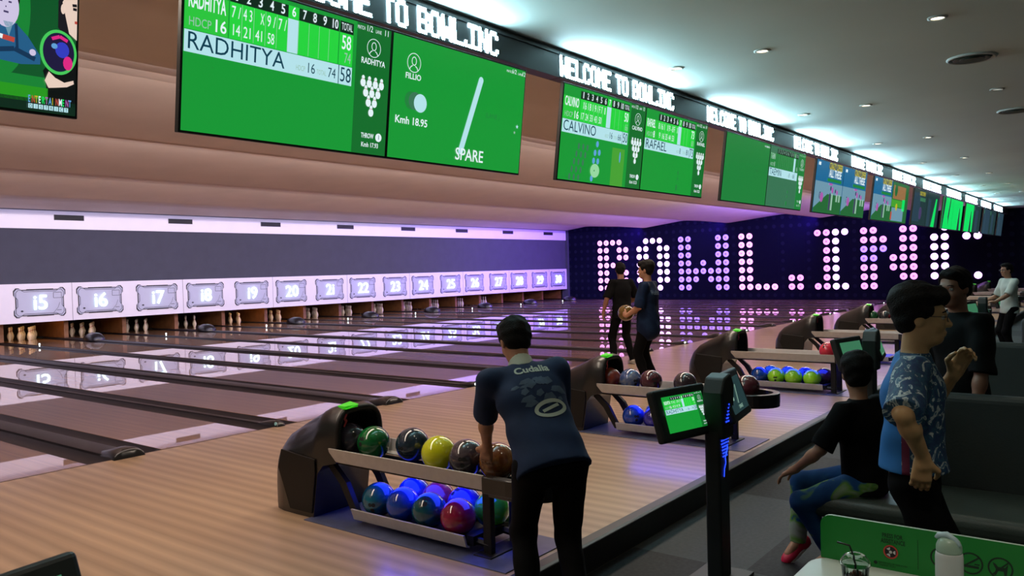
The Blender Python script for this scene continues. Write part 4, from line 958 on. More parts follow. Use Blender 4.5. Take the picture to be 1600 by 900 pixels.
# ------------------------------------------------------------------ implicit-surface figures
def A(v): return np.array(v, float)
def unit(v): v = A(v); return v/np.linalg.norm(v)
class SDF:
    def __init__(s): s.p = []
    def cap(s, a, b, ra, rb=None, k=.02, cuts=()):
        s.p.append(('c', A(a), A(b), ra, ra if rb is None else rb, k, cuts)); return s
    def ell(s, c, r, R=None, k=.02, cuts=()):
        s.p.append(('e', A(c), A(r), np.eye(3) if R is None else A(R), None, k, cuts)); return s
    def mesh(s, h, wr=0., gcuts=(), wscale=1.):
        lo = np.full(3, 1e9); hi = -lo
        bbs = []
        for q in s.p:
            if q[0] == 'c':
                r = max(q[3], q[4]); l = np.minimum(q[1], q[2])-r; u = np.maximum(q[1], q[2])+r
            else:
                r = max(q[2]); l = q[1]-r; u = q[1]+r
            bbs.append((l, u)); lo = np.minimum(lo, l); hi = np.maximum(hi, u)
        lo = lo-3*h-.012; hi = hi+3*h+.012
        n = np.ceil((hi-lo)/h).astype(int)+1
        D = np.full(n, .2, np.float32)
        ax = [lo[i]+h*np.arange(n[i]) for i in range(3)]
        for q, (l, u) in zip(s.p, bbs):
            m = .035+q[5]
            i0 = np.maximum(((l-m-lo)/h).astype(int), 0); i1 = np.minimum(((u+m-lo)/h).astype(int)+2, n)
            X = ax[0][i0[0]:i1[0], None, None]; Y = ax[1][None, i0[1]:i1[1], None]; Z = ax[2][None, None, i0[2]:i1[2]]
            if q[0] == 'c':
                a, b = q[1], q[2]; ba = b-a; L2 = max(ba@ba, 1e-9)
                px, py, pz = X-a[0], Y-a[1], Z-a[2]
                t = np.clip((px*ba[0]+py*ba[1]+pz*ba[2])/L2, 0, 1)
                d = np.sqrt((px-t*ba[0])**2+(py-t*ba[1])**2+(pz-t*ba[2])**2)-(q[3]+t*(q[4]-q[3]))
            else:
                R = q[3]; px, py, pz = X-q[1][0], Y-q[1][1], Z-q[1][2]; r = q[2]
                loc = [(px*R[0, i]+py*R[1, i]+pz*R[2, i]) for i in range(3)]
                k0 = np.sqrt(sum((loc[i]/r[i])**2 for i in range(3))); k1 = np.sqrt(sum((loc[i]/r[i]**2)**2 for i in range(3)))
                d = k0*(k0-1)/np.maximum(k1, 1e-6)
            for p, nn in q[6]:
                d = np.maximum(d, (X-p[0])*nn[0]+(Y-p[1])*nn[1]+(Z-p[2])*nn[2])
            sub = D[i0[0]:i1[0], i0[1]:i1[1], i0[2]:i1[2]]; k = q[5]
            if k > 0:
                hh = np.clip(.5+.5*(sub-d)/k, 0, 1); sub[...] = sub*(1-hh)+d*hh-k*hh*(1-hh)
            else: np.minimum(sub, d, out=sub)
        X = ax[0][:, None, None]; Y = ax[1][None, :, None]; Z = ax[2][None, None, :]
        if wr:
            w = wscale
            D += wr*(np.sin(23*w*X+9*w*Z+2*np.sin(11*w*Z+3*Y))*np.sin(19*w*Y-13*w*Z+1.5*np.sin(9*w*X))+.6*np.sin(31*w*Z+17*w*X+14*w*Y))
        for p, nn in gcuts:
            np.maximum(D, (X-p[0])*nn[0]+(Y-p[1])*nn[1]+(Z-p[2])*nn[2], out=D)
        D[0] = D[-1] = .2; D[:, 0] = D[:, -1] = .2; D[:, :, 0] = D[:, :, -1] = .2
        return surfnet(D, lo, h)
def surfnet(D, lo, h):
    s = D < 0
    c = [s[i:s.shape[0]-1+i, j:s.shape[1]-1+j, k:s.shape[2]-1+k] for i in (0, 1) for j in (0, 1) for k in (0, 1)]
    cnt = sum(x.astype(np.int8) for x in c); act = (cnt > 0) & (cnt < 8)
    I = np.argwhere(act); idx = np.full(act.shape, -1, np.int64); idx[act] = np.arange(len(I))
    V = np.zeros((len(I), 3)); N = np.zeros(len(I))
    corner = [(i, j, k) for i in (0, 1) for j in (0, 1) for k in (0, 1)]
    val = [D[I[:, 0]+o[0], I[:, 1]+o[1], I[:, 2]+o[2]] for o in corner]
    for a in range(8):
        for b in range(a+1, 8):
            if sum(abs(corner[a][i]-corner[b][i]) for i in range(3)) != 1: continue
            m = (val[a] < 0) != (val[b] < 0)
            t = np.where(m, val[a]/np.where(m, val[a]-val[b], 1), 0)
            for i in range(3): V[:, i] += np.where(m, corner[a][i]+t*(corner[b][i]-corner[a][i]), 0)
            N += m
    V = lo+h*(I+V/N[:, None])
    F = []
    for ax in range(3):
        o = [(1, 2), (2, 0), (0, 1)][ax]
        a = [slice(None)]*3; b = [slice(None)]*3; a[ax] = slice(0, -1); b[ax] = slice(1, None)
        e = np.argwhere(s[tuple(a)] != s[tuple(b)])
        e = e[(e[:, o[0]] > 0) & (e[:, o[1]] > 0)]
        flip = s[tuple(e.T)]
        q = []
        for du, dv in ((1, 1), (0, 1), (0, 0), (1, 0)):
            w = e.copy(); w[:, o[0]] -= du; w[:, o[1]] -= dv; q.append(idx[tuple(w.T)])
        Q = np.stack(q, 1); Q[~flip] = Q[~flip][:, ::-1]; F.append(Q)
    return V, np.concatenate(F)
def vf_mesh(name, V, F, m, org):
    me = bpy.data.meshes.new(name); V = V-A(org)
    me.vertices.add(len(V)); me.vertices.foreach_set('co', V.astype(np.float32).ravel())
    me.loops.add(F.size); me.loops.foreach_set('vertex_index', F.astype(np.int32).ravel())
    me.polygons.add(len(F)); me.polygons.foreach_set('loop_start', np.arange(0, F.size, 4, dtype=np.int32)); me.polygons.foreach_set('loop_total', np.full(len(F), 4, np.int32))
    me.update(calc_edges=True); me.polygons.foreach_set('use_smooth', [True]*len(F)); me.materials.append(m); me.validate()
    return me
def ik(a, c, l1, l2, hint):
    a, c, hint = A(a), A(c), unit(hint)
    d = c-a; L = min(np.linalg.norm(d), (l1+l2)*.998); u = unit(d); c = a+u*L
    x = (l1*l1-l2*l2+L*L)/(2*L); y = math.sqrt(max(l1*l1-x*x, 0)); w = hint-u*(hint@u); w = unit(w)
    return a+u*x+w*y, c
def hand(S, wrist, d, n, side, curl, s=1., spread=.0, thumb=.6):
    """palm, five fingers and a thumb; d towards the fingertips, n out of the palm, curl in radians per joint"""
    d = unit(d); n = A(n)-d*(A(n)@d); n = unit(n); t = np.cross(d, n)*side   # towards the thumb
    w = A(wrist)
    S.cap(w, w+d*.03*s, .026*s, .028*s, .012)
    for o, l in ((-.026, .085), (-.009, .09), (.009, .092), (.026, .088)): S.cap(w+d*.02*s+t*o*.7*s, w+d*l*s+t*o*s, .0155*s, .0135*s, .012)
    for i, (o, ln) in enumerate(((.030, .072), (.010, .082), (-.010, .076), (-.029, .060))):
        b = w+d*.088*s+t*o*s; dd = unit(d+t*(o*spread*12)); a = 0; r = .0098*s
        for j, f in enumerate((.45, .31, .24)):
            a += (curl[i] if isinstance(curl, (list, tuple)) else curl)*(1 if j else .8)
            e = b+(dd*math.cos(a)+n*math.sin(a))*ln*f*s*1.05; S.cap(b, e, r, r*.9, .004); b = e; r *= .9
    b = w+d*.028*s+t*.026*s; e1 = b+unit(t*.75+d*.6+n*.25)*.044*s; e2 = e1+unit(t*(.75-thumb)+d*.75+n*thumb)*.034*s; e3 = e2+unit(t*(.5-thumb)+d*.75+n*thumb)*.026*s
    S.cap(b, e1, .0165*s, .0125*s, .01); S.cap(e1, e2, .0118*s, .0105*s, .004); S.cap(e2, e3, .0102*s, .0085*s, .003)
SKIN = {}
def skin(name, rgb):
    if name not in SKIN: SKIN[name] = mat(name, rgb, .5, noise=.05, nscale=14)
    return SKIN[name]
m_hair = mat('black_hair', (13, 11, 11), .7, spec=.2, noise=.25, nscale=60, bump=.5, bscale=160)
m_eye = mat('eye_white', (200, 196, 190), .3); m_iris = mat('dark_iris', (20, 12, 10), .2)
def person(label, pos, face, H=1.70, hip=None, lean=0., side=0., twist=0., head=(0., 0., 0.), hscale=1., arms=None, legs=None, slim=1., skin_rgb=(172, 124, 96), skin_name='skin_tan',
           shirt=None, trousers=None, shoes=None, hem=.10, sleeve=.62, res=.0065, seat=False, loose=.02, hair_kind='short', eyes=False, shirt_wr=.004, collar=None, shoe_name=None):
    s = H/1.72; x, y, z = pos
    f = A((math.cos(face), math.sin(face), 0)); l = A((-math.sin(face), math.cos(face), 0)); u = A((0, 0, 1))
    hipz = (hip if hip is not None else .90*s)
    Pv = A((x, y, z+hipz))
    tu = unit(u*math.cos(lean)+f*math.sin(lean)+l*math.tan(side)); tl0 = unit(l-tu*(l@tu)); tf0 = np.cross(tl0, tu)
    tl = tl0*math.cos(twist)-tf0*math.sin(twist)*-1; tl = unit(tl0*math.cos(twist)-tf0*math.sin(twist)); tf = np.cross(tl, tu)
    Rp = np.stack([tf0 if not seat else f, tl0, tu], 1); Rc = np.stack([tf, tl, tu], 1)
    g = slim
    sh = {k: Pv+tu*.475*s+tl*(k*.172*s*g) for k in (1, -1)}
    nb = Pv+tu*.515*s+tf*.005
    yaw, pit, rol = head
    hf0 = unit(f*.6+tf*.4); hl0 = unit(np.cross(u, hf0)); hu0 = unit(u*.75+tu*.25)
    hf = unit(hf0*math.cos(yaw)+hl0*math.sin(yaw)); hl = unit(np.cross(hu0, hf)); hu = np.cross(hf, hl)
    hf, hu = hf*math.cos(pit)-hu*math.sin(pit), hu*math.cos(pit)+hf*math.sin(pit)
    hl, hu = hl*math.cos(rol)+hu*math.sin(rol), hu*math.cos(rol)-hl*math.sin(rol)
    hs = s*hscale
    hc = nb+unit(tu*.55+u*.45)*.068*s+tf*.01+hu*.105*hs+hf*.022*hs
    RH = np.stack([hf, hl, hu], 1)
    def hp(a, b, c): return hc+RH@(A((a, b, c))*hs)
    # joints of arms and legs
    aj = {}
    for k in (1, -1):
        w, hint, hd, hn, curl = arms[k]
        e, w2 = ik(sh[k], w, .285*s, .245*s, hint); aj[k] = (e, w2, hd, hn, curl)
    lj = {}
    for k in (1, -1):
        hipj = Pv+tl0*(k*.088*s*g)-u*.02*s
        an, hint, toe = legs[k]
        kn, an2 = ik(hipj, an, .425*s, .41*s, hint); lj[k] = (hipj, kn, an2, unit(toe))
    t = thing('person', label, 'person', tuple(pos))
    def part(nm, S, m, h=res, **kw):
        V, F = S.mesh(h, **kw); o = bpy.data.objects.new(nm, vf_mesh(nm, V, F, m, pos)); COL.objects.link(o); o.parent = t; return o
    # ---- body: one continuous skin
    S = SDF()
    S.ell(Pv, (.085*s, .135*s*g, .11*s), Rp, .05); S.ell(Pv+tu*.17*s, (.075*s, .115*s*g, .15*s), Rc, .05); S.ell(Pv+tu*.34*s, (.09*s, .142*s*g, .15*s), Rc, .05)
    S.cap(sh[1]-tl*.03*s, sh[-1]+tl*.03*s, .05*s, k=.05); S.cap(nb-tu*.04*s, hp(-.018, 0, -.05), .056*s, .052*hs, .03)
    for k in (1, -1):
        e, w, hd, hn, curl = aj[k]
        S.cap(sh[k], e, .045*s, .037*s, .03); S.cap(e, e+(w-e)*.35, .037*s, .039*s, .02); S.cap(e+(w-e)*.3, w, .038*s, .026*s, .02)
        hand(S, w, hd, hn, -k, curl, s*1.0)
        h0, kn, an, toe = lj[k]
        S.cap(h0, kn, .074*s*g, .05*s, .04); S.cap(kn, kn+(an-kn)*.35, .048*s, .05*s, .03); S.cap(kn+(an-kn)*.3, an, .049*s, .033*s, .03); S.cap(an, an+toe*.10*s-u*.035*s, .036*s, .03*s, .02)
    S.ell(hp(-.012, 0, .03), A((.094, .075, .088))*hs, RH, .02); S.ell(hp(.018, 0, -.035), A((.070, .060, .082))*hs, RH, .03); S.ell(hp(.045, 0, -.092), A((.034, .034, .026))*hs, RH, .025)
    S.cap(hp(.080, 0, .005), hp(.101, 0, -.034), .009*hs, .0135*hs, .012); S.cap(hp(.078, .032, .016), hp(.078, -.032, .016), .012*hs, k=.014)
    for k in (1, -1):
        S.ell(hp(-.006, k*.072, -.008), A((.021, .010, .033))*hs, RH, .008); S.ell(hp(.058, k*.034, -.035), A((.022, .02, .02))*hs, RH, .02); S.ell(hp(.094, k*.009, -.036), A((.010, .008, .008))*hs, RH, .006)
    S.ell(hp(.082, 0, -.066), A((.012, .023, .0065))*hs, RH, .005); S.ell(hp(.080, 0, -.077), A((.011, .019, .0065))*hs, RH, .005)
    part('body', S, skin(skin_name, skin_rgb), min(res, .006 if res < .008 else res))
    # ---- hair
    S = SDF()
    front = (hp(.058, 0, .058), RH@A((.86, 0, -.5)))
    low = (hp(-.03, 0, -.030), RH@A((-.30, 0, -.95))) if False else (hp(0, 0, -.012), unit(RH@A((.55, 0, -.85))))
    cuts = (front, low)
    S.ell(hp(-.016, 0, .042), A((.104, .086, .092))*hs, RH, .015, cuts)
    S.ell(hp(-.048, 0, -.018), A((.052, .066, .062))*hs, RH, .045, ((hp(0, 0, -.012), unit(RH@A((.8, 0, -.35)))),))
    S.ell(hp(.045, .01, .088), A((.058, .062, .036))*hs, RH, .02)
    if hair_kind == 'full':
        S.ell(hp(.06, 0, .070), A((.044, .066, .030))*hs, RH, .02); S.ell(hp(-.03, 0, .07), A((.098, .092, .078))*hs, RH, .02)
        for k in (1, -1): S.ell(hp(.015, k*.068, .035), A((.035, .018, .045))*hs, RH, .01)
    else:
        for k in (1, -1): S.ell(hp(.02, k*.064, .03), A((.026, .014, .045))*hs, RH, .01)
    part('hair', S, m_hair, max(.0055, res*.9), wr=.0028, wscale=3.2)
    if eyes:
        for k in (1, -1):
            e = MB(); c = A(hp(.076, k*.031, -.002))-A(pos); e.sphere(tuple(c), .0115*hs, 12, 8); e.cur = 1
            cc = A(hp(.0835, k*.031, -.002))-A(pos); e.sphere(tuple(cc), .0056*hs, 10, 6); e.obj('eye', [m_eye, m_iris], t, smooth=True)
            b = MB(); b.tube([tuple(A(hp(.089, k*.016, .018))-A(pos)), tuple(A(hp(.090, k*.032, .022))-A(pos)), tuple(A(hp(.078, k*.05, .017))-A(pos))], [.0028, .0034, .002], 6); b.obj('eyebrow', m_hair, t, smooth=True)
    # ---- shirt
    lo = loose
    S = SDF(); hemcut = (Pv-tu*hem*s, -tu)
    S.ell(Pv+tu*.02*s, ((.105+lo)*s, (.148+lo*.7)*s*g, .17*s), Rp, .05); S.ell(Pv-tu*.10*s, ((.112+lo)*s, (.152+lo*.8)*s*g, .17*s), Rp, .04)
    S.ell(Pv+tu*.17*s, ((.088+lo)*s, (.130+lo)*s*g, .17*s), Rc, .05); S.ell(Pv+tu*.345*s, ((.103+lo*.7)*s, (.158+lo*.5)*s*g, .16*s), Rc, .05)
    S.cap(sh[1]-tl*.02*s, sh[-1]+tl*.02*s, .062*s, k=.05); S.cap(nb-tu*.08*s, nb-tu*.005*s, .075*s, .064*s, .04)
    for k in (1, -1):
        e = aj[k][0]; d = unit(e-sh[k]); end = sh[k]+(e-sh[k])*sleeve*1.12
        S.cap(sh[k], sh[k]+(e-sh[k])*1.35, .060*s+lo*.2, .060*s+lo*.45, .035, ((end, d),))
    sho = part('shirt', S, shirt, res, wr=shirt_wr, gcuts=(hemcut, (nb+tu*.022*s, tu)) if not seat else ((Pv-tu*hem*s, -tu), (nb+tu*.022*s, tu)))
    if collar:
        S = SDF(); S.cap(nb-tu*.012*s-tf*.004, nb+tu*.045*s-tf*.004, .075*s, .066*s, .01, ((nb+tu*.040*s-tf*.004, unit(tu+tf*.35)), (nb-tu*.012*s, -tu))); part('collar', S, collar, .006)
    # ---- trousers
    S = SDF(); wc = (Pv+tu*.08*s, tu)
    S.ell(Pv-u*.01, (.100*s, .150*s*g, .13*s), Rp, .05, (wc,))
    for k in (1, -1):
        h0, kn, an, toe = lj[k]; sd = unit(an-kn)
        S.cap(h0, kn, .088*s*g, .066*s, .045); S.cap(kn, an+sd*.03*s, .066*s, .056*s, .03, ((an+sd*.018*s, sd),))
    part('trousers', S, trousers, res, wr=.0035)
    # ---- shoes
    for k in (1, -1):
        h0, kn, an, toe = lj[k]; up = unit(u-toe*(toe@u)); ll = np.cross(up, toe); R3 = np.stack([toe, ll, up], 1)
        base = an-up*.075*s
        S = SDF(); bc = ((base+up*.0, -up),)
        S.cap(an-up*.01, an-up*.035*s-toe*.02*s, .040*s, .043*s, .02, bc); S.cap(an-up*.045*s-toe*.025*s, an-up*.05*s+toe*.14*s, .040*s, .034*s, .03, bc); S.ell(an-up*.05*s+toe*.125*s, (.07*s, .046*s, .034*s), R3, .02, bc)
        o = part('shoe', S, shoes, max(res, .006))
        so = MB(); ring = [(-.068, 0), (-.055, .03), (0, .036), (.08, .046), (.14, .046), (.185, .028), (.195, 0), (.185, -.028), (.14, -.044), (.08, -.044), (0, -.036), (-.055, -.03)]
        vs = [tuple(base+toe*a*s+ll*b*s+up*q*s-A(pos)) for q in (-.001, .017) for a, b in ring]; n = len(ring)
        so.add(vs, [tuple(range(n-1, -1, -1)), tuple(range(n, 2*n))]+[(i, (i+1) % n, n+(i+1) % n, n+i) for i in range(n)]); so.obj('sole', m_sole, o, auto=40)
    t['_'] = 0; del t['_']
    return dict(obj=t, shirt=sho, P=Pv, tu=tu, tf=tf, tl=tl, hp=hp, RH=RH, hs=hs, nb=nb, sh=sh, aj=aj, lj=lj, s=s, pos=A(pos))
m_sole = mat('white_sole', (196, 196, 190), .5)
def decal(pr, name, fl_mb, m, c, right, up, depth=.25, lift=.003):
    """print flat artwork onto the shirt: x along right, z along up, dropped onto the cloth"""
    me = pr['shirt'].data; bvh = BVHTree.FromPolygons([v.co.copy() for v in me.vertices], [tuple(p.vertices) for p in me.polygons])
    right, up = unit(right), unit(up); n = np.cross(right, up)  # towards the viewer
    c = A(c)-pr['pos']; bm = bmesh.new()
    vs = [bm.verts.new(v) for v in fl_mb.v]
    for f in fl_mb.f:
        try: bm.faces.new([vs[i] for i in f])
        except ValueError: pass
    bmesh.ops.triangulate(bm, faces=bm.faces[:])
    for _ in range(3):
        es = [e for e in bm.edges if e.calc_length() > .02]
        if es: bmesh.ops.subdivide_edges(bm, edges=es, cuts=1)
    for v in bm.verts:
        p = c+right*v.co.x+up*v.co.z
        h = bvh.ray_cast(Vector(p+n*depth), Vector(-n), depth*2)
        if h[0]: v.co = h[0]+Vector(n)*lift
        else: v.co = Vector(p)
    mm = bpy.data.meshes.new(name); bm.to_mesh(mm); bm.free(); mm.materials.append(m)
    o = bpy.data.objects.new(name, mm); COL.objects.link(o); o.parent = pr['obj']; return o
def one(fl): return list(fl.m.values())[0]
m_jersey = mat('navy_jersey', (30, 46, 76), .75, spec=.2, noise=.18, nscale=6)
m_blackcloth = mat('black_trouser_cloth', (12, 12, 14), .85, spec=.1, noise=.15, nscale=12)
m_blacktee = mat('black_tee_cloth', (14, 14, 16), .85, spec=.1, noise=.15, nscale=10)
m_darkshoe = mat('dark_shoe', (30, 30, 34), .5)
m_offwhite = mat('off_white_print', (168, 180, 168), .7); m_ghost = mat('faded_blue_print', (62, 82, 104), .8, noise=.2, nscale=20); m_collar = mat('pale_collar', (176, 186, 172), .75)
up = (0, 0, 1)
# P1 bowler bending over the nearest ball return
th = math.radians(48)
f1 = A((math.cos(th), math.sin(th), 0)); l1 = A((-math.sin(th), math.cos(th), 0))
p1 = (3.20, 2.27, FLOOR)
b = A(p1)
P1 = person('person in a navy jersey and black trousers bending over the nearest ball return', p1, th, H=1.72, hip=.84, lean=.64, side=.14, head=(.20, .16, 0.), slim=1.10,
    arms={1: ((3.47, 2.90, .60), -f1*.4+l1*1.0-A(up)*.3, (.25, .3, -.92), (.9, .3, .1), .35), -1: ((3.52, 2.60, .62), -l1*.5-f1*.2-A(up), (.2, .4, -.9), (-.8, .5, 0), .4)},
    legs={1: (b+l1*.12-f1*.02+A((0, 0, .085)), f1, f1+l1*.15), -1: (b-l1*.10-f1*.16+A((0, 0, .085)), f1, f1-l1*.1)},
    shirt=m_jersey, trousers=m_blackcloth, shoes=m_darkshoe, hem=.07, sleeve=.80, loose=.03, collar=m_collar, res=.0065)
bk = -P1['tf']; rt = unit(-P1['tl']); cu = P1['P']+P1['tu']*.30*P1['s']
rt = unit(np.cross(P1['tu'], bk)); 
fl = Flat(0); fl.ring('r', .05, -.085, .088, .020, 0, 40, .048, .12); fl.line('r', [(.005, -.098), (.095, -.068)], .016, 0); decal(P1, 'back_emblem', one(fl), m_offwhite, cu, rt, P1['tu'])
fl = Flat(0); fl.text('t', 'Cudalia', .02, .135, .062, 0, 'CENTER', 1., .002); decal(P1, 'collar_lettering', one(fl), m_offwhite, cu, rt, P1['tu'])
fl = Flat(0); rr = random.Random(3)
for i in range(26):
    a, q = rr.uniform(-.12, .15), rr.uniform(-.05, .085)
    if a*a/.024+q*q/.008 > 1.1: continue
    w, h = rr.uniform(.012, .04), rr.uniform(.01, .028); fl.poly('g', [(a-w, q-h*.4), (a-w*.2, q-h), (a+w, q-h*.2), (a+w*.5, q+h), (a-w*.6, q+h*.6)], 0)
decal(P1, 'faded_print', one(fl), m_ghost, cu, rt, P1['tu'], lift=.002)
# P2 bowler holding a ball, standing by the second ball return
th = math.radians(100); f1 = A((math.cos(th), math.sin(th), 0)); l1 = A((-math.sin(th), math.cos(th), 0))
p2 = (9.53, 5.11, 0); b = A(p2); bc = b+f1*.30-A((0, 0, 0))+A((-.02, 0, 1.0))
m_jersey2 = pattern('navy_blotched_jersey', [(14, 22, 40), (18, 32, 58), (34, 58, 88)], 5, .75, dist=1.5)
P2 = person('person in a navy jersey holding a brown ball, in profile before the letter O', p2, th, H=1.70, lean=-.02, head=(.10, -.02, 0), slim=1.06,
    arms={1: (bc-l1*-.115-f1*.05+A((0, 0, -.03)), l1*.5-A(up)*1.-f1*.6, (.25, .9, .35), (.9, -.2, .1), .45), -1: (bc-l1*.115-f1*.05+A((0, 0, -.02)), -l1*.6-A(up)*1.-f1*.5, (-.25, .9, .3), (-.9, -.2, .1), .45)},
    legs={1: (b+l1*.10+A((0, 0, .085)), f1, f1), -1: (b-l1*.10-f1*.04+A((0, 0, .085)), f1, f1)},
    shirt=m_jersey2, trousers=m_blackcloth, shoes=m_darkshoe, hem=.26, sleeve=.9, loose=.045, hair_kind='full', res=.008, eyes=True, skin_rgb=(176, 122, 92))
bk = -P2['tf']; rt = unit(np.cross(P2['tu'], bk)); cu = P2['P']+P2['tu']*.36*P2['s']
fl = Flat(0); fl.text('t', 'Rafael C', 0, 0, .085, 0, 'CENTER', 1, .002); decal(P2, 'back_lettering', one(fl), m_ghost, cu, rt, P2['tu'])
ball('brown', tuple(bc), 'brown marbled ball held by the person in profile', 'ball in the hands of a bowler', (-.6, -.3, .7))
# P3 man in black near the foul line
th = math.radians(62); f1 = A((math.cos(th), math.sin(th), 0)); l1 = A((-math.sin(th), math.cos(th), 0))
p3 = (11.6, 6.70, 0); b = A(p3)
P3 = person('person in a black shirt standing at the lanes with back turned, before the letter B', p3, th, H=1.70, lean=.02, head=(-.5, 0, 0), slim=1.0,
    arms={1: (b+l1*.30+f1*.10+A((0, 0, .88)), l1*.8-f1, (.2, .2, -1), (.3, -.9, 0), .3), -1: (b-l1*.22+f1*.22+A((0, 0, .98)), -l1*.8-f1, (.6, .4, -.2), (0, .3, -.9), .4)},
    legs={1: (b+l1*.17+A((0, 0, .085)), f1, f1+l1*.3), -1: (b-l1*.20+f1*.02+A((0, 0, .085)), f1, f1-l1*.3)},
    shirt=m_blacktee, trousers=m_blackcloth, shoes=mat('white_bowling_shoe', (170, 160, 150), .5), hem=.12, sleeve=.85, loose=.035, res=.009, skin_rgb=(150, 104, 84), skin_name='skin_dim')
# P4 boy seated on the bench end
th = math.radians(103); f1 = A((math.cos(th), math.sin(th), 0)); l1 = A((-math.sin(th), math.cos(th), 0))
p4 = (4.80, 1.22, FLOOR); b = A(p4)
m_jeans = pattern('blue_jeans_green_patches', [(18, 44, 84), (26, 62, 112), (34, 74, 124), (96, 140, 60), (150, 160, 150)], 4.2, .8, stops=[.0, .42, .54, .58, .66], dist=.8)
m_pink = mat('pink_sneaker', (196, 24, 66), .5)
P4 = person('boy in a black tee, patched jeans and pink shoes seated on the bench end', p4, th, H=1.45, hip=.535, lean=.04, twist=-.55, head=(-1.15, .0, 0), hscale=1.12, slim=1.2, seat=True,
    arms={1: (b+f1*.36+l1*.12+A((0, 0, .585)), l1*.8-f1*.3-A(up)*.5, (-.1, .8, -.45), (0, -.2, -1), .35), -1: (b-l1*.26+f1*.12+A((0, 0, .50)), -l1-f1*.3, (.3, .5, -.6), (0, -.2, -1), .3)},
    legs={1: (b+f1*.17+l1*.10+A((0, 0, .115)), f1+l1*.3+A((0, 0, .9)), f1*.8+l1*.3-A(up)*.25), -1: (b+f1*.37-l1*.06+A((0, 0, .12)), f1+A((0, 0, .9)), f1*.6+l1*.5-A(up)*.55)},
    shirt=m_blacktee, trousers=m_jeans, shoes=m_pink, hem=.08, sleeve=.85, loose=.035, hair_kind='full', res=.0065, eyes=True, skin_rgb=(164, 112, 84))
# P5 boy in the patterned shirt
th = math.radians(-78); f1 = A((math.cos(th), math.sin(th), 0)); l1 = A((-math.sin(th), math.cos(th), 0))
p5 = (3.63, .73, FLOOR); b = A(p5)
def camo():
    m, nt, bs = new_mat('patterned_jersey'); N = nt.nodes; L = nt.links
    tc = N.new('ShaderNodeTexCoord')
    n = N.new('ShaderNodeTexNoise'); n.inputs['Scale'].default_value = 17; n.inputs['Detail'].default_value = 3; n.inputs['Distortion'].default_value = 2.0; L.new(tc.outputs['Object'], n.inputs['Vector'])
    r = N.new('ShaderNodeValToRGB'); cs = [(.0, (20, 40, 78)), (.44, (28, 58, 100)), (.52, (36, 84, 112)), (.565, (26, 52, 90)), (.60, (190, 204, 206)), (.70, (60, 100, 130))]
    while len(r.color_ramp.elements) < len(cs): r.color_ramp.elements.new(.5)
    for e, (q, c) in zip(r.color_ramp.elements, cs): e.position = q; e.color = (*lin(c), 1)
    L.new(n.outputs['Fac'], r.inputs['Fac'])
    # plain bright blue back panel with a dark red stripe at its edge
    vm = N.new('ShaderNodeVectorMath'); vm.operation = 'DOT_PRODUCT'; vm.inputs[1].default_value = tuple(f1); L.new(tc.outputs['Object'], vm.inputs[0])
    lt = N.new('ShaderNodeMath'); lt.operation = 'LESS_THAN'; lt.inputs[1].default_value = -.045; L.new(vm.outputs['Value'], lt.inputs[0])
    sp = N.new('ShaderNodeSeparateXYZ'); L.new(tc.outputs['Object'], sp.inputs[0])
    dl = N.new('ShaderNodeVectorMath'); dl.operation = 'DOT_PRODUCT'; dl.inputs[1].default_value = tuple(l1); L.new(tc.outputs['Object'], dl.inputs[0])
    gt = N.new('ShaderNodeMath'); gt.operation = 'GREATER_THAN'; gt.inputs[1].default_value = -.175; L.new(dl.outputs['Value'], gt.inputs[0])
    mu = N.new('ShaderNodeMath'); mu.operation = 'MULTIPLY'; L.new(lt.outputs[0], mu.inputs[0]); L.new(gt.outputs[0], mu.inputs[1])
    ab = N.new('ShaderNodeMath'); ab.operation = 'COMPARE'; ab.inputs[1].default_value = -.03; ab.inputs[2].default_value = .014; L.new(vm.outputs['Value'], ab.inputs[0])
    zl = N.new('ShaderNodeMath'); zl.operation = 'LESS_THAN'; zl.inputs[1].default_value = 1.22; L.new(sp.outputs['Z'], zl.inputs[0])
    m2 = N.new('ShaderNodeMath'); m2.operation = 'MULTIPLY'; L.new(ab.outputs[0], m2.inputs[0]); L.new(zl.outputs[0], m2.inputs[1])
    x1 = N.new('ShaderNodeMix'); x1.data_type = 'RGBA'; x1.inputs['B'].default_value = (*lin((28, 112, 186)), 1); L.new(mu.outputs[0], x1.inputs['Factor']); L.new(r.outputs['Color'], x1.inputs['A'])
    x2 = N.new('ShaderNodeMix'); x2.data_type = 'RGBA'; x2.inputs['B'].default_value = (*lin((110, 28, 66)), 1); L.new(m2.outputs[0], x2.inputs['Factor']); L.new(x1.outputs['Result'], x2.inputs['A'])
    L.new(x2.outputs['Result'], bs.inputs['Base Color']); bs.inputs['Roughness'].default_value = .7
    return m
P5 = person('boy with glasses in a blue and white patterned jersey, one hand raised', p5, th, H=1.66, lean=.0, head=(-.05, .0, 0), slim=.93, hscale=1.03,
    arms={-1: (b-l1*.27+f1*.03+A((0, 0, 1.01)), -l1-f1*.25, (.12, .12, -1), (.8, .3, 0), [.35, .4, .45, .5]), 1: (b+l1*.20+f1*.16+A((0, 0, 1.27)), l1*.3-f1*.5-A(up), (.05, -.42, .90), (-.8, -.5, -.1), [.55, .6, .7, .8])},
    legs={1: (b+l1*.10+f1*.08+A((0, 0, .085)), f1, f1), -1: (b-l1*.10-f1*.05+A((0, 0, .085)), f1, f1)},
    shirt=camo(), trousers=m_blackcloth, shoes=m_darkshoe, hem=-.04, sleeve=.92, loose=.035, hair_kind='full', res=.006, eyes=True, skin_rgb=(196, 156, 112), skin_name='skin_olive')
gm = mat('glasses_frame', (26, 30, 40), .3, coat=.5); hp = P5['hp']; o_ = P5['pos']
g = MB()
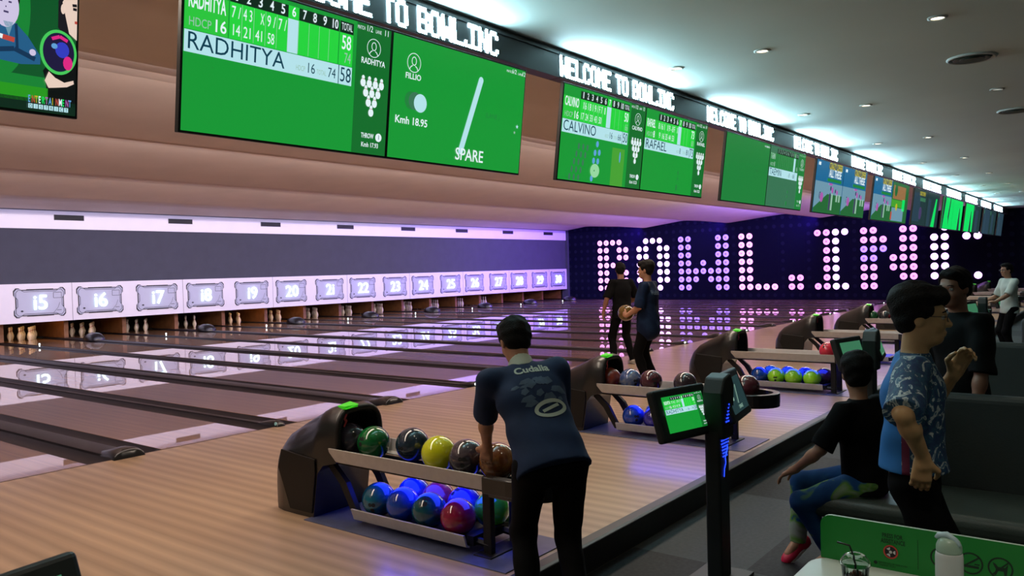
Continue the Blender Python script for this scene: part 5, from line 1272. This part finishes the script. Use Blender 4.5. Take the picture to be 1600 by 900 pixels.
for k in (1, -1):
    c = [tuple(A(hp(.099-.004*abs(math.cos(a)), k*.034+.024*math.cos(a), -.004+.017*math.sin(a)))-o_) for a in [2*PI*i/14 for i in range(15)]]
    g.tube(c, .0016, 6); g.tube([tuple(A(hp(.094, k*.058, .0))-o_), tuple(A(hp(.04, k*.074, .003))-o_), tuple(A(hp(-.012, k*.079, .002))-o_)], .0016, 6)
g.tube([tuple(A(hp(.100, .010, 0))-o_), tuple(A(hp(.100, -.010, 0))-o_)], .0016, 6)
g.obj('glasses', gm, P5['obj'], smooth=True)
# P6 man in black behind the bench
th = math.radians(140); f1 = A((math.cos(th), math.sin(th), 0)); l1 = A((-math.sin(th), math.cos(th), 0))
p6 = (5.64, .86, FLOOR); b = A(p6)
P6 = person('man in a black jersey standing behind the bench back', p6, th, H=1.72, lean=.0, head=(.25, .05, 0), slim=1.02,
    arms={1: (b+l1*.25+f1*.12+A((0, 0, .86)), l1*.6-f1, (.1, .1, -1), (-.8, .3, 0), .4), -1: (b-l1*.27+f1*.06+A((0, 0, .86)), -l1*.6-f1, (.1, .1, -1), (-.8, .3, 0), .4)},
    legs={1: (b+l1*.10+A((0, 0, .085)), f1, f1), -1: (b-l1*.10+A((0, 0, .085)), f1, f1)},
    shirt=pattern('black_grey_jersey', [(7, 7, 8), (12, 13, 14), (22, 24, 26)], 4, .75, dist=1.2), trousers=m_blackcloth, shoes=m_darkshoe, hem=.12, sleeve=.95, loose=.04, res=.0075, skin_rgb=(150, 108, 84), eyes=True, skin_name='skin_dim')
# P7 far man in a white shirt
th = math.radians(125); f1 = A((math.cos(th), math.sin(th), 0)); l1 = A((-math.sin(th), math.cos(th), 0))
p7 = (16.6, 1.75, FLOOR); b = A(p7)
P7 = person('man with glasses in a white shirt and black trousers, far right', p7, th, H=1.66, lean=.02, head=(.1, 0, 0), slim=1.08,
    arms={1: (b+l1*.20+f1*.36+A((0, 0, .98)), l1*.6-f1-A(up), (-.5, .7, .1), (0, .3, -.9), .5), -1: (b-l1*.20+f1*.30+A((0, 0, .98)), -l1*.6-f1-A(up), (-.5, .7, .1), (0, .3, -.9), .5)},
    legs={1: (b+l1*.10+A((0, 0, .085)), f1, f1), -1: (b-l1*.10+A((0, 0, .085)), f1, f1)},
    shirt=mat('white_polo_cloth', (196, 206, 196), .75, noise=.04), trousers=m_blackcloth, shoes=m_darkshoe, hem=.10, sleeve=.85, loose=.03, res=.01, eyes=True, skin_rgb=(170, 118, 92))
hp = P7['hp']; o_ = P7['pos']; g = MB()
for k in (1, -1):
    g.tube([tuple(A(hp(.099, k*.034+.024*math.cos(a), -.004+.017*math.sin(a)))-o_) for a in [2*PI*i/10 for i in range(11)]], .0025, 5); g.tube([tuple(A(hp(.094, k*.058, .0))-o_), tuple(A(hp(-.012, k*.079, .002))-o_)], .0025, 5)
g.obj('glasses', gm, P7['obj'], smooth=True)
# ------------------------------------------------------------------ light
def area(name, loc, size, power, rgb=(255, 255, 255), rot=(0, 0, 0), sy=None):
    d = bpy.data.lights.new(name, 'AREA'); d.energy = power; d.color = lin(rgb); d.size = size
    if sy: d.shape = 'RECTANGLE'; d.size_y = sy
    o = bpy.data.objects.new(name, d); COL.objects.link(o); o.location = loc; o.rotation_euler = rot; return o
def spot(name, loc, power, rgb, angle=90, blend=.6, r=.05, rot=(0, 0, 0)):
    d = bpy.data.lights.new(name, 'SPOT'); d.energy = power; d.color = lin(rgb); d.spot_size = math.radians(angle); d.spot_blend = blend; d.shadow_soft_size = r
    o = bpy.data.objects.new(name, d); COL.objects.link(o); o.location = loc; o.rotation_euler = rot; return o
# strip lamps in the last ceiling recess, washing the masking fascia
for i in range(4):
    area('fascia_lamp', (4+i*8.0, 19.10, 3.527), 7.6, 165, (206, 208, 255), (math.radians(44), 0, 0), .03)
# lamps in the first recesses over the approach and the lanes
for i in range(4):
    area('approach_lamp', (1.5+i*7.5, 5.0, 3.56), 6.5, 128, (255, 236, 216), (0, 0, 0), .5)
for yy, zz in ((6.6, 3.475), (10.65, 3.525), (14.8, 3.535)):
    area('recess_lamp', (14, yy, zz), 40, 620, (255, 236, 228), (math.radians(90), 0, 0), .03)
for i in range(6):
    spot('approach_spot', (X0-.35+2*P*i, 5.0, 3.55), 30, (255, 214, 150), 46, .9, .06)
# downlights in the grey ceiling
for x, y in LP:
    if (x, y) == (10.07, 1.15): continue
    spot('downlight_and_fill_lamp', (x, y, CEIL-.02), 18, (255, 238, 212), 95)
# blue lamps under the upper trays of the nearer ball returns
for i in range(5):
    area('tray_lamp', (X0+2*P*i, 3.45, .366), .22, 6.5, (40, 60, 255), (0, 0, 0), 1.0)
for x, y, e in ((1.3, .3, 80), (3.2, -1.3, 30), (6.4, -1.0, 24), (.4, -1.6, 24)):  # added spots out of view, to brighten the table sign and bottle
    spot('downlight_and_fill_lamp', (x, y, CEIL-.02), e, (255, 240, 218), 100)
# added violet fill lamps, unseen, in the ceiling recesses towards the far wall
for yy, zz, e in ((6.6, 3.475, 260), (10.65, 3.525, 420), (14.8, 3.535, 420), (19.1, 3.527, 380)):
    area('violet_fill_lamp', (31, yy, zz-.002), 8, e, (110, 50, 255), (math.radians(88 if yy < 19 else 55), 0, 0), .02)
# warm pin lights on a few pin decks
for n, e in ((14, 5), (15, 6), (19, 5), (20, 4), (16, 1.2)):
    area('pin_lamp', (LX(n), 23.9, .9), .8, e, (255, 190, 110), (math.radians(25), 0, 0), .1)
for n in (17, 18, 21, 22, 23, 24, 25, 26, 27):
    area('pin_lamp', (LX(n), 23.9, .9), .8, .5, (230, 215, 235), (math.radians(25), 0, 0), .1)
w = bpy.data.worlds.new('world'); SC.world = w; w.use_nodes = True
bg = w.node_tree.nodes['Background']; bg.inputs['Color'].default_value = (*lin((150, 166, 156)), 1); bg.inputs['Strength'].default_value = .19
